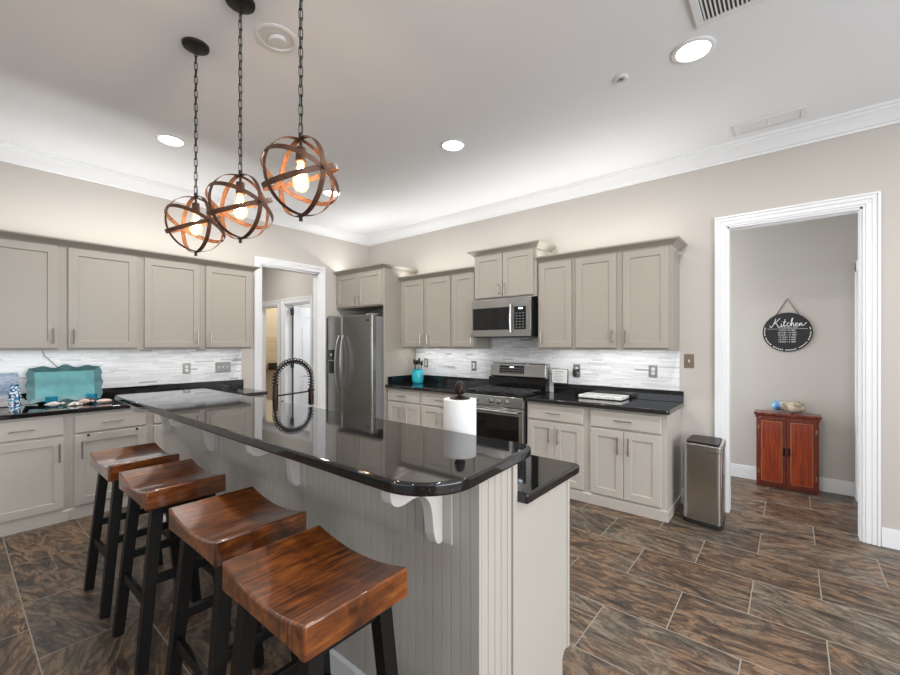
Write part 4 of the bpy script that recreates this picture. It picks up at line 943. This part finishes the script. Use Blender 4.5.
# hand-drawn script for the big word
def smoothp(P, k=6):
    out = []
    for i in range(len(P)-1):
        p0, p1, p2, p3 = [Vector(P[max(0, min(len(P)-1, j))]) for j in (i-1, i, i+1, i+2)]
        for q in range(k):
            t = q/k; out.append(.5*((2*p1)+(p2-p0)*t+(2*p0-5*p1+4*p2-p3)*t*t+(3*p1-p0-3*p2+p3)*t**3))
    return out+[Vector(P[-1])]
strokes = [[(-1.45, .1), (-1.3, -.15), (-1.05, .2), (-.85, .75), (-.80, 1.0)], [(-.35, 1.05), (-.75, .55), (-1.0, .35), (-.75, .35), (-.50, -.15), (-.25, .0)],
    [(-.22, .35), (-.24, 0), (-.10, -.02), (.05, .35), (.15, .9), (.05, .2), (.12, -.05), (.28, .10)], [(-.05, .52), (.30, .56)], [(-.20, .60), (-.18, .63)],
    [(.62, .36), (.45, .40), (.36, .12), (.50, -.04), (.66, .08), (.85, .60), (.95, 1.0), (.82, .85), (.78, .0), (.90, .38), (1.02, .32), (1.02, .0), (1.15, .02)],
    [(1.15, .12), (1.38, .22), (1.36, .40), (1.22, .32), (1.22, .02), (1.40, -.02), (1.55, .12), (1.60, .36), (1.62, .0), (1.74, .36), (1.84, .30), (1.86, .02), (2.05, .12), (2.3, .45)]]
b = MB()
for s_ in strokes:
    P = [((x-.36)*.078+.0, -.0062, z*.078+.062) for x, z in s_]
    b.tube(smoothp(P), .0034, 6)
b.build('script_word', M['signwhite'], sg, label='white script word Kitchen')
put_text('subtitle', 'CONVERSION CHART', .014, .02, .046)
MB().box(-.16, .16, -.0066, -.0052, .033, .0355).build('rule', M['signwhite'], sg, smooth=0)
rows_ = ['1 CUP = 16 TBSP', '3/4 CUP = 12 TBSP', '1/2 CUP = 11 TBSP', '1/3 CUP = 5 TBSP', '1/4 CUP = 4 TBSP', '1/8 CUP = 2 TBSP']
for k, t_ in enumerate(rows_): put_text('conversion_line', t_, .0185, 0, .018-k*.0235, bold=.0002)
b = MB()
for k in range(44):
    a = math.radians(166+208*k/43)
    if k % 7 == 6: continue
    b.add([(.183*math.cos(a)+u*math.cos(a)-v_*math.sin(a), -.0062, .183*math.sin(a)+u*math.sin(a)+v_*math.cos(a)) for u, v_ in ((-.005, -.0045), (.005, -.0045), (.005, .0045), (-.005, .0045))], [(0, 1, 2, 3)])
b.build('border_lettering', M['signwhite'], sg, smooth=0)
MB().tube([(-.095, .003, .168), (-.05, .004, .25), (0, .005, .342), (.05, .004, .25), (.098, .003, .168)], .004, 8).build('hanging_rope', M['rope'], sg, label='brown jute hanging rope')
# bathroom shelf glimpsed through the far opening
sh = tag(box(-8.359, -8.12, 4.0, 4.75, .885, .915).build('wall_shelf', M['oak'], smooth=0, bevel=.003), 'honey oak shelf on the cream tile beyond the left doorway', 'shelf')
bk = thing('storage_basket', 'dark wicker basket on the oak shelf beyond the left doorway', 'basket', (-8.24, 4.33, .9155))
MB().prism(rrect(-.09, .09, -.13, .13, .02), 'z', 0, .125).build('basket_body', M['wicker'], bk, smooth=35)
MB().prism(rrect(-.095, .095, -.135, .135, .02), 'z', .1255, .14).build('basket_rim', M['wicker'], bk, smooth=35)
area('bath_light', (-7.6, 4.7, 2.9), (0, 0, 0), .4, .4, 22, (1, .86, .66))
area('passage_fill', (-6.2, 2.6, 3.0), (0, 0, 0), .3, .3, 26, LED)  # added unseen fill, brightens the passage; no known lamp here
area('door_room_fill', (-5.7, 5.0, 2.6), (0, .6, 0), .6, .6, 45, DAY)  # added unseen fill that whitens the open door, no real source
area('hall_fill', (-1.1, 4.92, 2.9), (0, 0, 0), .3, .3, 5, LED)  # added fill for the dark hall, no fixture behind it
